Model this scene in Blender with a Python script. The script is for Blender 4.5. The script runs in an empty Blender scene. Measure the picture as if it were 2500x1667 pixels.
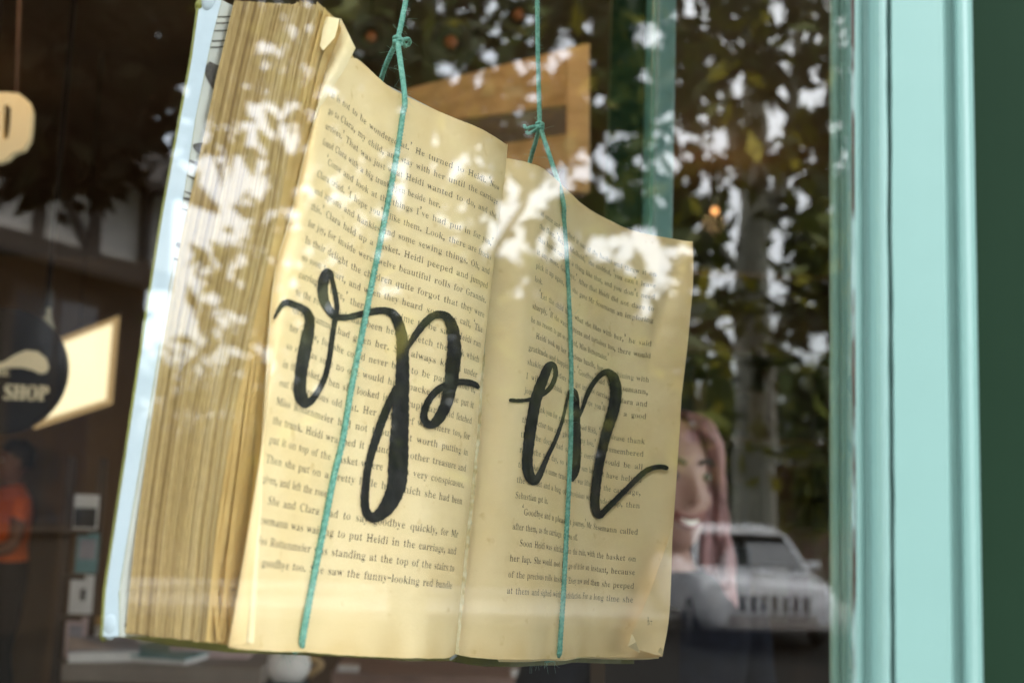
import bpy, math, random
import numpy as np
from mathutils import Vector, Matrix
from mathutils.geometry import tessellate_polygon

random.seed(7)
rng = np.random.default_rng(7)
SC = bpy.context.scene
COL = SC.collection

# ------------------------------------------------------------------ camera, world, sun, exposure
F, CX, CY = 2800.0, 1250.0, 833.5           # focal length and centre on a 2500 x 1667 frame
CAM = np.array([0.0, -0.285, 1.55])          # the glass is the plane y = 0, the street is y < 0


def unit(v):
    v = np.asarray(v, float)
    return v / np.linalg.norm(v)


UP = unit([770, -22300, 2800])               # world up seen from the camera (x right, y down, z forward)
NRM = unit([-150, (2800 * UP[2] - 150 * UP[0]) / -UP[1], 2800])
NRM = unit(NRM - UP * NRM.dot(UP))           # straight through the glass
RGT = np.cross(NRM, UP)
RM = np.array([RGT, NRM, UP])

cam_data = bpy.data.cameras.new('camera')
cam_data.sensor_fit = 'HORIZONTAL'
cam_data.sensor_width = 36.0
cam_data.lens = 36.0 * F / 2500.0
cam_data.clip_start = 0.01
cam_data.clip_end = 400.0
cam_data.dof.use_dof = True
cam_data.dof.focus_distance = 0.442
cam_data.dof.aperture_fstop = 12.2
cam = bpy.data.objects.new('camera', cam_data)
COL.objects.link(cam)
r_, u_, b_ = RM @ [1, 0, 0], RM @ [0, -1, 0], RM @ [0, 0, -1]
cam.matrix_world = Matrix(((r_[0], u_[0], b_[0], CAM[0]), (r_[1], u_[1], b_[1], CAM[1]),
                           (r_[2], u_[2], b_[2], CAM[2]), (0, 0, 0, 1)))
SC.camera = cam

SUN_EL, SUN_AZ = math.radians(52), math.radians(25)     # azimuth from +y towards +x: behind the shop
world = bpy.data.worlds.new('World')
SC.world = world
world.use_nodes = True
wn = world.node_tree.nodes
wn.clear()
sky = wn.new('ShaderNodeTexSky')
sky.sky_type = 'NISHITA'
sky.sun_disc = False
sky.sun_elevation = SUN_EL
sky.sun_rotation = SUN_AZ
sky.air_density = 1.0
sky.dust_density = 3.0
sky.ozone_density = 1.0
cl_tc = wn.new('ShaderNodeTexCoord')          # thin bright cloud veiling most of the sky
cl_n = wn.new('ShaderNodeTexNoise')
cl_n.inputs['Scale'].default_value = 2.2
cl_n.inputs['Detail'].default_value = 6
cl_r = wn.new('ShaderNodeMapRange')
cl_r.inputs['From Min'].default_value = 0.3
cl_r.inputs['From Max'].default_value = 0.62
cl_r.inputs['To Min'].default_value = 0.45
cl_r.inputs['To Max'].default_value = 0.95
cl_m = wn.new('ShaderNodeMixRGB')
cl_s = wn.new('ShaderNodeSeparateXYZ')
cl_g = wn.new('ShaderNodeMapRange')           # an overcast sky is brighter overhead than at the horizon
cl_g.inputs['To Min'].default_value = 3.5
cl_g.inputs['To Max'].default_value = 15.5
cl_c = wn.new('ShaderNodeVectorMath')
cl_c.operation = 'SCALE'
cl_c.inputs[0].default_value = (0.975, 0.985, 1.0)
wl = world.node_tree.links
wl.new(cl_tc.outputs['Generated'], cl_n.inputs['Vector'])
wl.new(cl_tc.outputs['Generated'], cl_s.inputs[0])
wl.new(cl_s.outputs['Z'], cl_g.inputs['Value'])
wl.new(cl_g.outputs[0], cl_c.inputs['Scale'])
wl.new(cl_c.outputs[0], cl_m.inputs['Color2'])
wl.new(cl_n.outputs['Fac'], cl_r.inputs['Value'])
wl.new(cl_r.outputs[0], cl_m.inputs['Fac'])
wl.new(sky.outputs[0], cl_m.inputs['Color1'])
bg = wn.new('ShaderNodeBackground')
bg.inputs['Strength'].default_value = 0.15
wl.new(cl_m.outputs[0], bg.inputs['Color'])
wo = wn.new('ShaderNodeOutputWorld')
world.node_tree.links.new(bg.outputs[0], wo.inputs['Surface'])

sun_data = bpy.data.lights.new('sun', 'SUN')
sun_data.energy = 1.4
sun_data.angle = math.radians(10)
sun_data.color = (1.0, 0.94, 0.84)
sun = bpy.data.objects.new('sun', sun_data)
COL.objects.link(sun)
sdir = Vector((math.sin(SUN_AZ) * math.cos(SUN_EL), math.cos(SUN_AZ) * math.cos(SUN_EL), math.sin(SUN_EL)))
sun.rotation_euler = sdir.to_track_quat('Z', 'Y').to_euler()
sun.location = sdir * 30

SC.view_settings.view_transform = 'Standard'
SC.view_settings.look = 'None'
SC.view_settings.exposure = 2.66
SC.view_settings.gamma = 1.0
SC.view_settings.use_curve_mapping = False
SC.render.engine = 'CYCLES'
SC.cycles.use_denoising = True
SC.cycles.max_bounces = 10
SC.cycles.diffuse_bounces = 5
SC.cycles.glossy_bounces = 4
SC.cycles.transparent_max_bounces = 16
SC.cycles.sample_clamp_indirect = 6.0


# ------------------------------------------------------------------ helpers
def W(c):
    return np.asarray(c, float) @ RM.T + CAM


def ray(x, y, Z=1.0):
    return np.array([(x - CX) / F * Z, (y - CY) / F * Z, Z])


def wp(x, y, Z):
    return W(ray(x, y, Z))


def at_y(x, y, yw):                           # where a sight line meets the upright plane y = yw
    d = RM @ ray(x, y)
    return CAM + d * (yw - CAM[1]) / d[1]


def mir(p):                                   # the street side of the glass
    p = np.array(p, float)
    p[..., 1] *= -1
    return p


def pix(world):                               # world -> frame
    c = (np.asarray(world, float) - CAM) @ RM
    return CX + F * c[..., 0] / c[..., 2], CY + F * c[..., 1] / c[..., 2]


ROOT = {}


def thing(name, label, cat, loc=(0, 0, 0), group=None):
    o = bpy.data.objects.new(name, None)
    COL.objects.link(o)
    o.empty_display_size = 0.05
    o.location = tuple(float(v) for v in loc)
    o['label'] = label
    o['category'] = cat
    if group:
        o['group'] = group
    ROOT[o.name] = np.array(loc, float)
    return o


def tag(o, label, cat, group=None):
    o['label'] = label
    o['category'] = cat
    if group:
        o['group'] = group
    return o


class MB:
    def __init__(self):
        self.v, self.f, self.m = [], [], []
        self.cur = 0

    def raw(self, vs, fs):
        b = len(self.v)
        self.v.extend([tuple(float(c) for c in p) for p in vs])
        for f in fs:
            self.f.append(tuple(b + i for i in f))
            self.m.append(self.cur)
        return self

    def box(self, x0, x1, y0, y1, z0, z1):
        vs = [(x, y, z) for x in (x0, x1) for y in (y0, y1) for z in (z0, z1)]
        return self.raw(vs, [(0, 1, 3, 2), (4, 6, 7, 5), (0, 4, 5, 1), (2, 3, 7, 6), (0, 2, 6, 4), (1, 5, 7, 3)])

    def hexa(self, front, back):              # two matching quads
        return self.raw(list(front) + list(back), [(0, 1, 2, 3), (7, 6, 5, 4), (0, 4, 5, 1), (1, 5, 6, 2), (2, 6, 7, 3), (3, 7, 4, 0)])

    def loft(self, rings, caps=True, close=True):
        n = len(rings[0])
        vs = [p for r in rings for p in r]
        fs = []
        for i in range(len(rings) - 1):
            for k in range(n if close else n - 1):
                a, b2 = i * n + k, i * n + (k + 1) % n
                fs.append((a, b2, b2 + n, a + n))
        if caps:
            fs.append(tuple(range(n - 1, -1, -1)))
            fs.append(tuple(range((len(rings) - 1) * n, len(rings) * n)))
        return self.raw(vs, fs)

    def tube(self, pts, rad, n=8, caps=True):
        P = np.asarray(pts, float)
        R = np.full(len(P), rad) if np.isscalar(rad) else np.asarray(rad, float)
        T = np.gradient(P, axis=0)
        T /= np.linalg.norm(T, axis=1)[:, None] + 1e-12
        a = np.array([0, 0, 1.0]) if abs(T[0][2]) < 0.9 else np.array([1.0, 0, 0])
        rings = []
        nn = unit(np.cross(T[0], a))
        for i in range(len(P)):
            nn = unit(nn - T[i] * nn.dot(T[i]))
            bb = np.cross(T[i], nn)
            rings.append([P[i] + R[i] * (math.cos(t) * nn + math.sin(t) * bb) for t in np.linspace(0, 2 * math.pi, n, endpoint=False)])
        return self.loft(rings, caps)

    def ball(self, c, rx, ry=None, rz=None, n=12, m=8):
        ry = rx if ry is None else ry
        rz = rx if rz is None else rz
        rings = []
        for i in range(m + 1):
            t = math.pi * (0.02 + 0.96 * i / m)
            rings.append([(c[0] + rx * math.sin(t) * math.cos(a), c[1] + ry * math.sin(t) * math.sin(a), c[2] - rz * math.cos(t))
                          for a in np.linspace(0, 2 * math.pi, n, endpoint=False)])
        return self.loft(rings)

    def torus(self, c, R, r, axis='y', n=24, m=8):
        rings = []
        for t in np.linspace(0, 2 * math.pi, n + 1):
            ring = []
            for s in np.linspace(0, 2 * math.pi, m, endpoint=False):
                q = R + r * math.cos(s)
                if axis == 'y':
                    ring.append((c[0] + q * math.cos(t), c[1] + r * math.sin(s), c[2] + q * math.sin(t)))
                else:
                    ring.append((c[0] + r * math.sin(s), c[1] + q * math.cos(t), c[2] + q * math.sin(t)))
            rings.append(ring)
        return self.loft(rings, caps=False)

    def prism(self, poly, y0, y1):            # an (x, z) outline given thickness along y
        n = len(poly)
        return self.loft([[(x, y0, z) for x, z in poly], [(x, y1, z) for x, z in poly]])

    def build(self, name, mats, parent=None, smooth=False, bevel=0.0):
        return mk(name, self.v, self.f, mats, parent, smooth, self.m, bevel)


def mk(name, verts, faces, mats, parent=None, smooth=False, midx=None, bevel=0.0):
    V = np.asarray(verts, float).reshape(-1, 3)
    if parent is not None:
        V = V - ROOT[parent.name]
    me = bpy.data.meshes.new(name)
    me.from_pydata(V.tolist(), [], [tuple(f) for f in faces])
    if not isinstance(mats, (list, tuple)):
        mats = [mats]
    for m in mats:
        me.materials.append(m)
    if midx is not None and len(mats) > 1:
        me.polygons.foreach_set('material_index', np.array(midx, dtype=np.int32))
    if smooth:
        me.polygons.foreach_set('use_smooth', np.ones(len(me.polygons), dtype=bool))
    me.update()
    o = bpy.data.objects.new(name, me)
    COL.objects.link(o)
    if parent is not None:
        o.parent = parent
        ROOT[o.name] = ROOT[parent.name]
    else:
        ROOT[o.name] = np.zeros(3)
    if bevel:
        md = o.modifiers.new('bevel', 'BEVEL')
        md.width = bevel
        md.segments = 2
        md.limit_method = 'ANGLE'
    return o


def quads(verts, quad, mats, name, parent=None, tint=None):   # fast path for many leaves
    me = bpy.data.meshes.new(name)
    V = np.asarray(verts, np.float32).reshape(-1, 3)
    if parent is not None:
        V = V - ROOT[parent.name].astype(np.float32)
    Q = np.asarray(quad, np.int32).reshape(-1, 4)
    me.vertices.add(len(V))
    me.vertices.foreach_set('co', V.ravel())
    me.loops.add(Q.size)
    me.loops.foreach_set('vertex_index', Q.ravel())
    me.polygons.add(len(Q))
    me.polygons.foreach_set('loop_start', np.arange(0, Q.size, 4, dtype=np.int32))
    me.polygons.foreach_set('loop_total', np.full(len(Q), 4, np.int32))
    me.update(calc_edges=True)
    if tint is not None:
        at = me.attributes.new('tint', 'FLOAT', 'FACE')
        at.data.foreach_set('value', np.asarray(tint, np.float32))
    me.materials.append(mats)
    o = bpy.data.objects.new(name, me)
    COL.objects.link(o)
    if parent is not None:
        o.parent = parent
        ROOT[o.name] = ROOT[parent.name]
    else:
        ROOT[o.name] = np.zeros(3)
    return o


def nodes(name):
    m = bpy.data.materials.new(name)
    m.use_nodes = True
    nt = m.node_tree
    nt.nodes.clear()
    return m, nt, nt.nodes, nt.links


def mat(name, col, rough=0.6, col2=None, scale=30.0, stretch=(1, 1, 1), bump=0.0, bscale=None, spec=0.5, metal=0.0,
        detail=4.0, trans=0.0, tcol=None, coat=0.0, lo=0.35, hi=0.65, age=False):
    m, nt, n, l = nodes(name)
    out = n.new('ShaderNodeOutputMaterial')
    p = n.new('ShaderNodeBsdfPrincipled')
    p.inputs['Roughness'].default_value = rough
    p.inputs['Metallic'].default_value = metal
    p.inputs['Specular IOR Level'].default_value = spec
    p.inputs['Coat Weight'].default_value = coat
    tc = n.new('ShaderNodeTexCoord')
    mp = n.new('ShaderNodeMapping')
    mp.inputs['Scale'].default_value = stretch
    l.new(tc.outputs['Object'], mp.inputs['Vector'])
    c2 = col2 if col2 else tuple(c * 0.82 for c in col)
    nz = n.new('ShaderNodeTexNoise')
    nz.inputs['Scale'].default_value = scale
    nz.inputs['Detail'].default_value = detail
    l.new(mp.outputs[0], nz.inputs['Vector'])
    rp = n.new('ShaderNodeValToRGB')
    rp.color_ramp.elements[0].position = lo
    rp.color_ramp.elements[1].position = hi
    rp.color_ramp.elements[0].color = (*c2, 1)
    rp.color_ramp.elements[1].color = (*col, 1)
    l.new(nz.outputs['Fac'], rp.inputs['Fac'])
    if age:                                   # paper browned towards its cut edges, with a little foxing
        at = n.new('ShaderNodeAttribute')
        at.attribute_name = 'age'
        fx = n.new('ShaderNodeTexNoise')
        fx.inputs['Scale'].default_value = 210
        fx.inputs['Detail'].default_value = 2
        l.new(tc.outputs['Object'], fx.inputs['Vector'])
        fr = n.new('ShaderNodeMapRange')
        fr.inputs['From Min'].default_value = 0.66
        fr.inputs['From Max'].default_value = 0.80
        fr.inputs['To Max'].default_value = 0.45
        l.new(fx.outputs['Fac'], fr.inputs['Value'])
        ad = n.new('ShaderNodeMath')
        ad.operation = 'ADD'
        ad.use_clamp = True
        l.new(at.outputs['Fac'], ad.inputs[0])
        l.new(fr.outputs[0], ad.inputs[1])
        am = n.new('ShaderNodeMixRGB')
        am.inputs['Color2'].default_value = (0.60, 0.40, 0.16, 1)
        l.new(ad.outputs[0], am.inputs['Fac'])
        l.new(rp.outputs[0], am.inputs['Color1'])
        rp = am
    l.new(rp.outputs[0], p.inputs['Base Color'])
    if bump:
        nb = n.new('ShaderNodeTexNoise')
        nb.inputs['Scale'].default_value = bscale or scale * 4
        nb.inputs['Detail'].default_value = 3
        l.new(mp.outputs[0], nb.inputs['Vector'])
        bp = n.new('ShaderNodeBump')
        bp.inputs['Strength'].default_value = bump
        bp.inputs['Distance'].default_value = 0.002
        l.new(nb.outputs['Fac'], bp.inputs['Height'])
        l.new(bp.outputs[0], p.inputs['Normal'])
    if trans:
        t = n.new('ShaderNodeBsdfTranslucent')
        if tcol:
            t.inputs['Color'].default_value = (*tcol, 1)
        else:
            l.new(rp.outputs[0], t.inputs['Color'])
        mx = n.new('ShaderNodeMixShader')
        mx.inputs[0].default_value = trans
        l.new(p.outputs[0], mx.inputs[1])
        l.new(t.outputs[0], mx.inputs[2])
        l.new(mx.outputs[0], out.inputs['Surface'])
    else:
        l.new(p.outputs[0], out.inputs['Surface'])
    return m


def tinted(name, stops, rough=0.6, trans=0.0, spec=0.4, fine=0.0):    # per-face 'tint' picks a colour
    m, nt, n, l = nodes(name)
    out = n.new('ShaderNodeOutputMaterial')
    p = n.new('ShaderNodeBsdfPrincipled')
    p.inputs['Roughness'].default_value = rough
    p.inputs['Specular IOR Level'].default_value = spec
    a = n.new('ShaderNodeAttribute')
    a.attribute_name = 'tint'
    rp = n.new('ShaderNodeValToRGB')
    els = rp.color_ramp.elements
    while len(els) < len(stops):
        els.new(0.5)
    for e, (pos, c) in zip(els, stops):
        e.position = pos
        e.color = (*c, 1)
    l.new(a.outputs['Fac'], rp.inputs['Fac'])
    src = rp.outputs[0]
    if fine:
        tc = n.new('ShaderNodeTexCoord')
        mp = n.new('ShaderNodeMapping')
        mp.inputs['Scale'].default_value = (1, 1, 0.05)
        l.new(tc.outputs['Object'], mp.inputs['Vector'])
        nz = n.new('ShaderNodeTexNoise')
        nz.inputs['Scale'].default_value = 2200
        nz.inputs['Detail'].default_value = 3
        l.new(mp.outputs[0], nz.inputs['Vector'])
        mxr = n.new('ShaderNodeMixRGB')
        mxr.blend_type = 'OVERLAY'
        mxr.inputs[0].default_value = fine
        l.new(src, mxr.inputs[1])
        l.new(nz.outputs['Fac'], mxr.inputs[2])
        src = mxr.outputs[0]
    l.new(src, p.inputs['Base Color'])
    if trans:
        t = n.new('ShaderNodeBsdfTranslucent')
        l.new(src, t.inputs['Color'])
        mx = n.new('ShaderNodeMixShader')
        mx.inputs[0].default_value = trans
        l.new(p.outputs[0], mx.inputs[1])
        l.new(t.outputs[0], mx.inputs[2])
        l.new(mx.outputs[0], out.inputs['Surface'])
    else:
        l.new(p.outputs[0], out.inputs['Surface'])
    return m


def emit(name, col, strength):
    m, nt, n, l = nodes(name)
    out = n.new('ShaderNodeOutputMaterial')
    e = n.new('ShaderNodeEmission')
    tc = n.new('ShaderNodeTexCoord')
    nz = n.new('ShaderNodeTexNoise')
    nz.inputs['Scale'].default_value = 3
    l.new(tc.outputs['Object'], nz.inputs['Vector'])
    rp = n.new('ShaderNodeValToRGB')
    rp.color_ramp.elements[0].color = (*[c * 0.9 for c in col], 1)
    rp.color_ramp.elements[1].color = (*col, 1)
    l.new(nz.outputs['Fac'], rp.inputs['Fac'])
    l.new(rp.outputs[0], e.inputs['Color'])
    e.inputs['Strength'].default_value = strength
    l.new(e.outputs[0], out.inputs['Surface'])
    return m


def pane_material(name, r0, tint=(1, 1, 1), rough=0.0):
    m, nt, n, l = nodes(name)
    out = n.new('ShaderNodeOutputMaterial')
    lw = n.new('ShaderNodeLayerWeight')
    lw.inputs['Blend'].default_value = 0.5
    pw = n.new('ShaderNodeMath')
    pw.operation = 'POWER'
    pw.inputs[1].default_value = 5.0
    l.new(lw.outputs['Facing'], pw.inputs[0])
    ma = n.new('ShaderNodeMath')
    ma.operation = 'MULTIPLY_ADD'
    ma.inputs[1].default_value = 1 - r0
    ma.inputs[2].default_value = r0
    l.new(pw.outputs[0], ma.inputs[0])
    t = n.new('ShaderNodeBsdfTransparent')
    t.inputs['Color'].default_value = (*tint, 1)
    g = n.new('ShaderNodeBsdfGlossy')
    g.inputs['Roughness'].default_value = rough
    mx = n.new('ShaderNodeMixShader')
    tc = n.new('ShaderNodeTexCoord')          # rolled glass is never quite flat
    nz = n.new('ShaderNodeTexNoise')
    nz.inputs['Scale'].default_value = 7.0
    nz.inputs['Detail'].default_value = 1.5
    bp = n.new('ShaderNodeBump')
    bp.inputs['Strength'].default_value = 0.05
    bp.inputs['Distance'].default_value = 0.004
    l.new(tc.outputs['Object'], nz.inputs['Vector'])
    l.new(nz.outputs['Fac'], bp.inputs['Height'])
    l.new(bp.outputs[0], g.inputs['Normal'])
    l.new(ma.outputs[0], mx.inputs[0])
    l.new(t.outputs[0], mx.inputs[1])
    l.new(g.outputs[0], mx.inputs[2])
    l.new(mx.outputs[0], out.inputs['Surface'])
    return m


def smooth01(x, a, b):
    t = np.clip((np.asarray(x, float) - a) / (b - a), 0, 1)
    return t * t * (3 - 2 * t)


def resample(pts, step):
    P = np.asarray(pts, float)
    # Catmull-Rom through the points, then even spacing
    Q = np.vstack([2 * P[0] - P[1], P, 2 * P[-1] - P[-2]])
    out = []
    for i in range(1, len(Q) - 2):
        p0, p1, p2, p3 = Q[i - 1:i + 3]
        for t in np.linspace(0, 1, 16, endpoint=False):
            out.append(0.5 * (2 * p1 + (p2 - p0) * t + (2 * p0 - 5 * p1 + 4 * p2 - p3) * t * t + (3 * p1 - p0 - 3 * p2 + p3) * t ** 3))
    out.append(P[-1])
    out = np.array(out)
    d = np.r_[0, np.cumsum(np.linalg.norm(np.diff(out, axis=0), axis=1))]
    m = max(2, int(d[-1] / step) + 1)
    s = np.linspace(0, d[-1], m)
    return np.stack([np.interp(s, d, out[:, k]) for k in range(out.shape[1])], 1)


# ------------------------------------------------------------------ materials
M = {}
M['mint'] = mat('mint_paint', (0.146, 0.266, 0.246), 0.4, (0.134, 0.248, 0.229), 14, (1, 1, 0.25), bump=0.06, bscale=60)
M['mint_worn'] = mat('worn_mint_paint', (0.19, 0.29, 0.28), 0.5, (0.035, 0.016, 0.01), 130, (1, 1, 0.28), lo=0.47, hi=0.56, bump=0.4)
M['old_wood'] = mat('bare_old_wood', (0.06, 0.028, 0.018), 0.8, (0.02, 0.012, 0.01), 90)
M['old_green'] = mat('old_green_paint', (0.125, 0.215, 0.175), 0.45, (0.10, 0.18, 0.15), 30, (1, 1, 0.1))  # mint paint darkened for shade and dirt on the inner side
M['dark_green'] = mat('dark_green_paint', (0.0105, 0.0265, 0.0145), 0.7, (0.0085, 0.0225, 0.012), 6, bump=0.1, spec=0.05)
M['pane'] = pane_material('window_glass', 0.085, (0.985, 1.0, 0.99))
M['paper'] = mat('yellowed_paper', (0.885, 0.71, 0.425), 0.8, (0.82, 0.63, 0.34), 38, bump=0.10, bscale=1400, spec=0.15, trans=0.14, detail=8, age=True, lo=0.30, hi=0.66)
M['paper_back'] = mat('page_reverse', (0.80, 0.68, 0.44), 0.75, (0.76, 0.63, 0.37), 60, bump=0.2, bscale=900, spec=0.2, trans=0.16)
M['leaf_old'] = mat('browned_leaf', (0.62, 0.445, 0.19), 0.8, (0.54, 0.375, 0.15), 60, bump=0.1, bscale=900, spec=0.1, trans=0.28)  # page paper turned darker and orange for the shade between leaves
M['edge'] = tinted('page_edges', [(0, (0.155, 0.094, 0.034)), (0.35, (0.275, 0.182, 0.072)), (0.65, (0.365, 0.258, 0.112)), (1, (0.56, 0.435, 0.235))], 0.8, 0.06, 0.2, 0.35)
M['ink'] = mat('printing_ink', (0.035, 0.030, 0.026), 0.7, (0.07, 0.06, 0.05), 900)
M['marker'] = mat('black_marker', (0.011, 0.011, 0.012), 0.85, (0.026, 0.026, 0.026), 260, (1, 1, 0.2), spec=0.12)
M['olive'] = mat('olive_cover', (0.16, 0.165, 0.02), 0.5, (0.10, 0.10, 0.012), 40)
M['board'] = mat('cover_edge_paper', (0.40, 0.465, 0.52), 0.35, (0.36, 0.43, 0.49), 25, bump=0.1)
M['endpaper'] = mat('white_endpaper', (0.44, 0.45, 0.42), 0.6, (0.36, 0.37, 0.345), 35)
M['cord'] = mat('mint_cotton', (0.23, 0.50, 0.42), 0.85, (0.12, 0.34, 0.28), 700, bump=0.5, bscale=2500, spec=0.2)
M['fuzz'] = mat('cotton_fuzz', (0.35, 0.62, 0.52), 0.9, trans=0.3)
M['torn'] = mat('torn_paper_edge', (0.66, 0.60, 0.42), 0.85, (0.45, 0.36, 0.18), 400)

# ------------------------------------------------------------------ ground and street
M['asphalt'] = mat('asphalt', (0.014, 0.014, 0.0125), 0.95, (0.010, 0.010, 0.009), 8, bump=0.4, bscale=300, spec=0.1)
M['paving'] = mat('paving', (0.36, 0.345, 0.32), 0.85, (0.28, 0.27, 0.25), 3, bump=0.2, bscale=80)
M['kerbstone'] = mat('kerbstone', (0.32, 0.31, 0.29), 0.85, (0.24, 0.23, 0.22), 12)
M['verge'] = mat('verge_grass', (0.05, 0.075, 0.022), 0.95, (0.035, 0.05, 0.018), 6)
M['boards'] = mat('floor_boards', (0.19, 0.11, 0.065), 0.5, (0.11, 0.065, 0.04), 4, (1, 12, 1))


def structure(name, mb, m, **k):
    o = mb.build(name, m, **k)
    o['kind'] = 'structure'
    return o


structure('ground', MB().raw([(-150, -150, -0.16), (150, -150, -0.16), (150, 60, -0.16), (-150, 60, -0.16)], [(0, 1, 2, 3)]), M['verge'])
structure('pavement', MB().box(-40, 40, -3.4, 0.0, -0.15, 0.0), M['paving'])
structure('kerb', MB().box(-40, 40, -3.55, -3.403, -0.155, 0.004), M['kerbstone'], bevel=0.01)
structure('road', MB().raw([(-40, -14.0, -0.13), (40, -14.0, -0.13), (40, -3.552, -0.13), (-40, -3.552, -0.13)], [(0, 1, 2, 3)]), M['asphalt'])
structure('far_kerb', MB().box(-40, 40, -14.15, -14.003, -0.155, 0.0), M['kerbstone'], bevel=0.01)
structure('far_pavement', MB().box(-40, 40, -17.5, -14.153, -0.15, -0.002), M['paving'])
structure('shop_floor', MB().box(-4.6, 2.4, 0.02, 7.6, -0.15, 0.02), M['boards'])

# ------------------------------------------------------------------ the shop
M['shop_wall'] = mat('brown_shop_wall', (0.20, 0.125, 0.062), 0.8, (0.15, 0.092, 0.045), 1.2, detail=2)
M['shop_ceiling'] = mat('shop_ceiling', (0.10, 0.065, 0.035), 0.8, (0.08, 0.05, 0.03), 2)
M['roofing'] = mat('flat_roof_felt', (0.08, 0.08, 0.08), 0.9)

XM = float(at_y(2077, 830, 0)[0])             # where the glass meets the post
XR = float(at_y(2388, 830, 0)[0])
shop = thing('shop_building', 'dark green painted shop front beside the mint window post, brown room inside', 'shop', (XR + 0.6, 0.3, 0))
MB().box(XR - 0.004, 0.86, 0.012, 0.028, 0.02, 3.0).build('facade_panel', M['dark_green'], shop)
MB().box(0.861, 2.4, 0.012, 0.16, 0.02, 0.66).build('stall_riser', M['dark_green'], shop)
MB().box(0.861, 2.4, 0.012, 0.16, 2.56, 3.0).build('fascia', M['dark_green'], shop)
sw = MB()  # unseen window added to let daylight reach the woman
sw.box(0.862, 0.90, 0.0, 0.05, 0.662, 2.558)
sw.box(2.36, 2.398, 0.0, 0.05, 0.662, 2.558)
sw.box(0.901, 2.359, 0.0, 0.05, 0.662, 0.70)
sw.box(0.901, 2.359, 0.0, 0.05, 2.52, 2.558)
added_win = sw.build('window_frame', M['mint'], shop)
MB().box(0.901, 2.359, 0.02, 0.026, 0.701, 2.519).build('window_pane', M['pane'], added_win)
MB().box(-4.6, XR - 0.006, 0.012, 0.16, -0.1, 0.66).build('stall_riser', M['dark_green'], shop)
MB().box(-4.6, XR - 0.006, 0.012, 0.16, 2.56, 3.0).build('fascia', M['dark_green'], shop)
MB().box(-4.6, -4.4, 0.012, 0.16, 0.662, 2.558).build('facade_panel', M['dark_green'], shop)
MB().box(-4.8, -4.602, 0.0, 7.8, -0.1, 3.0).build('side_wall', M['shop_wall'], shop)
MB().box(2.402, 2.6, 0.0, 7.8, -0.1, 0.66).build('side_wall', M['shop_wall'], shop)
MB().box(2.402, 2.6, 0.0, 7.8, 2.7, 3.0).build('side_wall', M['shop_wall'], shop)
MB().box(2.402, 2.6, 2.66, 7.8, 0.661, 2.699).build('side_wall', M['shop_wall'], shop)
sw = MB()
sw.box(2.45, 2.55, 0.0, 0.06, 0.661, 2.699)
sw.box(2.45, 2.55, 0.06, 2.60, 0.661, 0.70)
sw.box(2.45, 2.55, 2.60, 2.66, 0.661, 2.699)
sw.box(2.45, 2.55, 0.06, 2.60, 2.66, 2.699)
side2 = sw.build('window_frame', M['mint'], shop)
MB().box(2.497, 2.503, 0.061, 2.599, 0.701, 2.659).build('window_pane', M['pane'], side2)
MB().box(-4.6, 2.4, 7.602, 7.8, -0.1, 3.0).build('back_wall', M['shop_wall'], shop)
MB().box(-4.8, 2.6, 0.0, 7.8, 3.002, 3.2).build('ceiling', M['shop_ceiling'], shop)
MB().box(-4.8, 2.6, 0.0, 7.8, 3.202, 6.4).build('upper_storey', M['dark_green'], shop)
MB().box(-4.9, 2.7, -0.1, 7.9, 6.402, 6.6).build('roof', M['roofing'], shop)

win = thing('shop_window', 'large shop pane in a pale mint moulded timber frame, street mirrored in it', 'window', (-0.8, 0.0, 0.66))
PROF = [(2089, 0.0), (2090, 2.2), (2097, 3.0), (2106, 2.9), (2109, 1.6), (2124, 1.9), (2131, 3.6), (2140, 6.2), (2152, 8.5),
        (2163, 9.5), (2169, 9.3), (2172, 8.4), (2173, 6.6), (2179, 6.6), (2181, 9.4), (2184, 9.8), (2308, 9.8), (2313, 9.4),
        (2318, 7.6), (2335, 7.0), (2339, 7.4), (2343, 8.8), (2352, 10.2), (2363, 10.6), (2374, 10.0), (2382, 8.2), (2387, 5.0), (2388, -12.0)]
pf = [(at_y(p, 830, -h * 1e-3)[0] if h > -1 else XR, -h * 1e-3) for p, h in PROF]
pf = [(float(a), float(b)) for a, b in pf]
prof_poly = pf + [(pf[0][0], 0.0115)]
zz = np.linspace(0.66, 2.56, 240)
wob = np.random.default_rng(3)
wv = np.cumsum(wob.normal(0, 0.00006, (240, 1)), axis=0)
wv -= np.linspace(wv[0], wv[-1], 240)
rings = []
for i, z in enumerate(zz):
    ring = []
    for k, (x, y) in enumerate(prof_poly):
        j = 0.0
        if 10 <= k <= 14:
            j = wob.normal(0, 0.00011)
        ring.append((x + j + (wv[i, 0] * 0.4 if k < 16 else 0), y + wob.normal(0, 0.00002), z))
    rings.append(ring)
MB().loft(rings).build('mullion', M['mint'], win, smooth=False)
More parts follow.
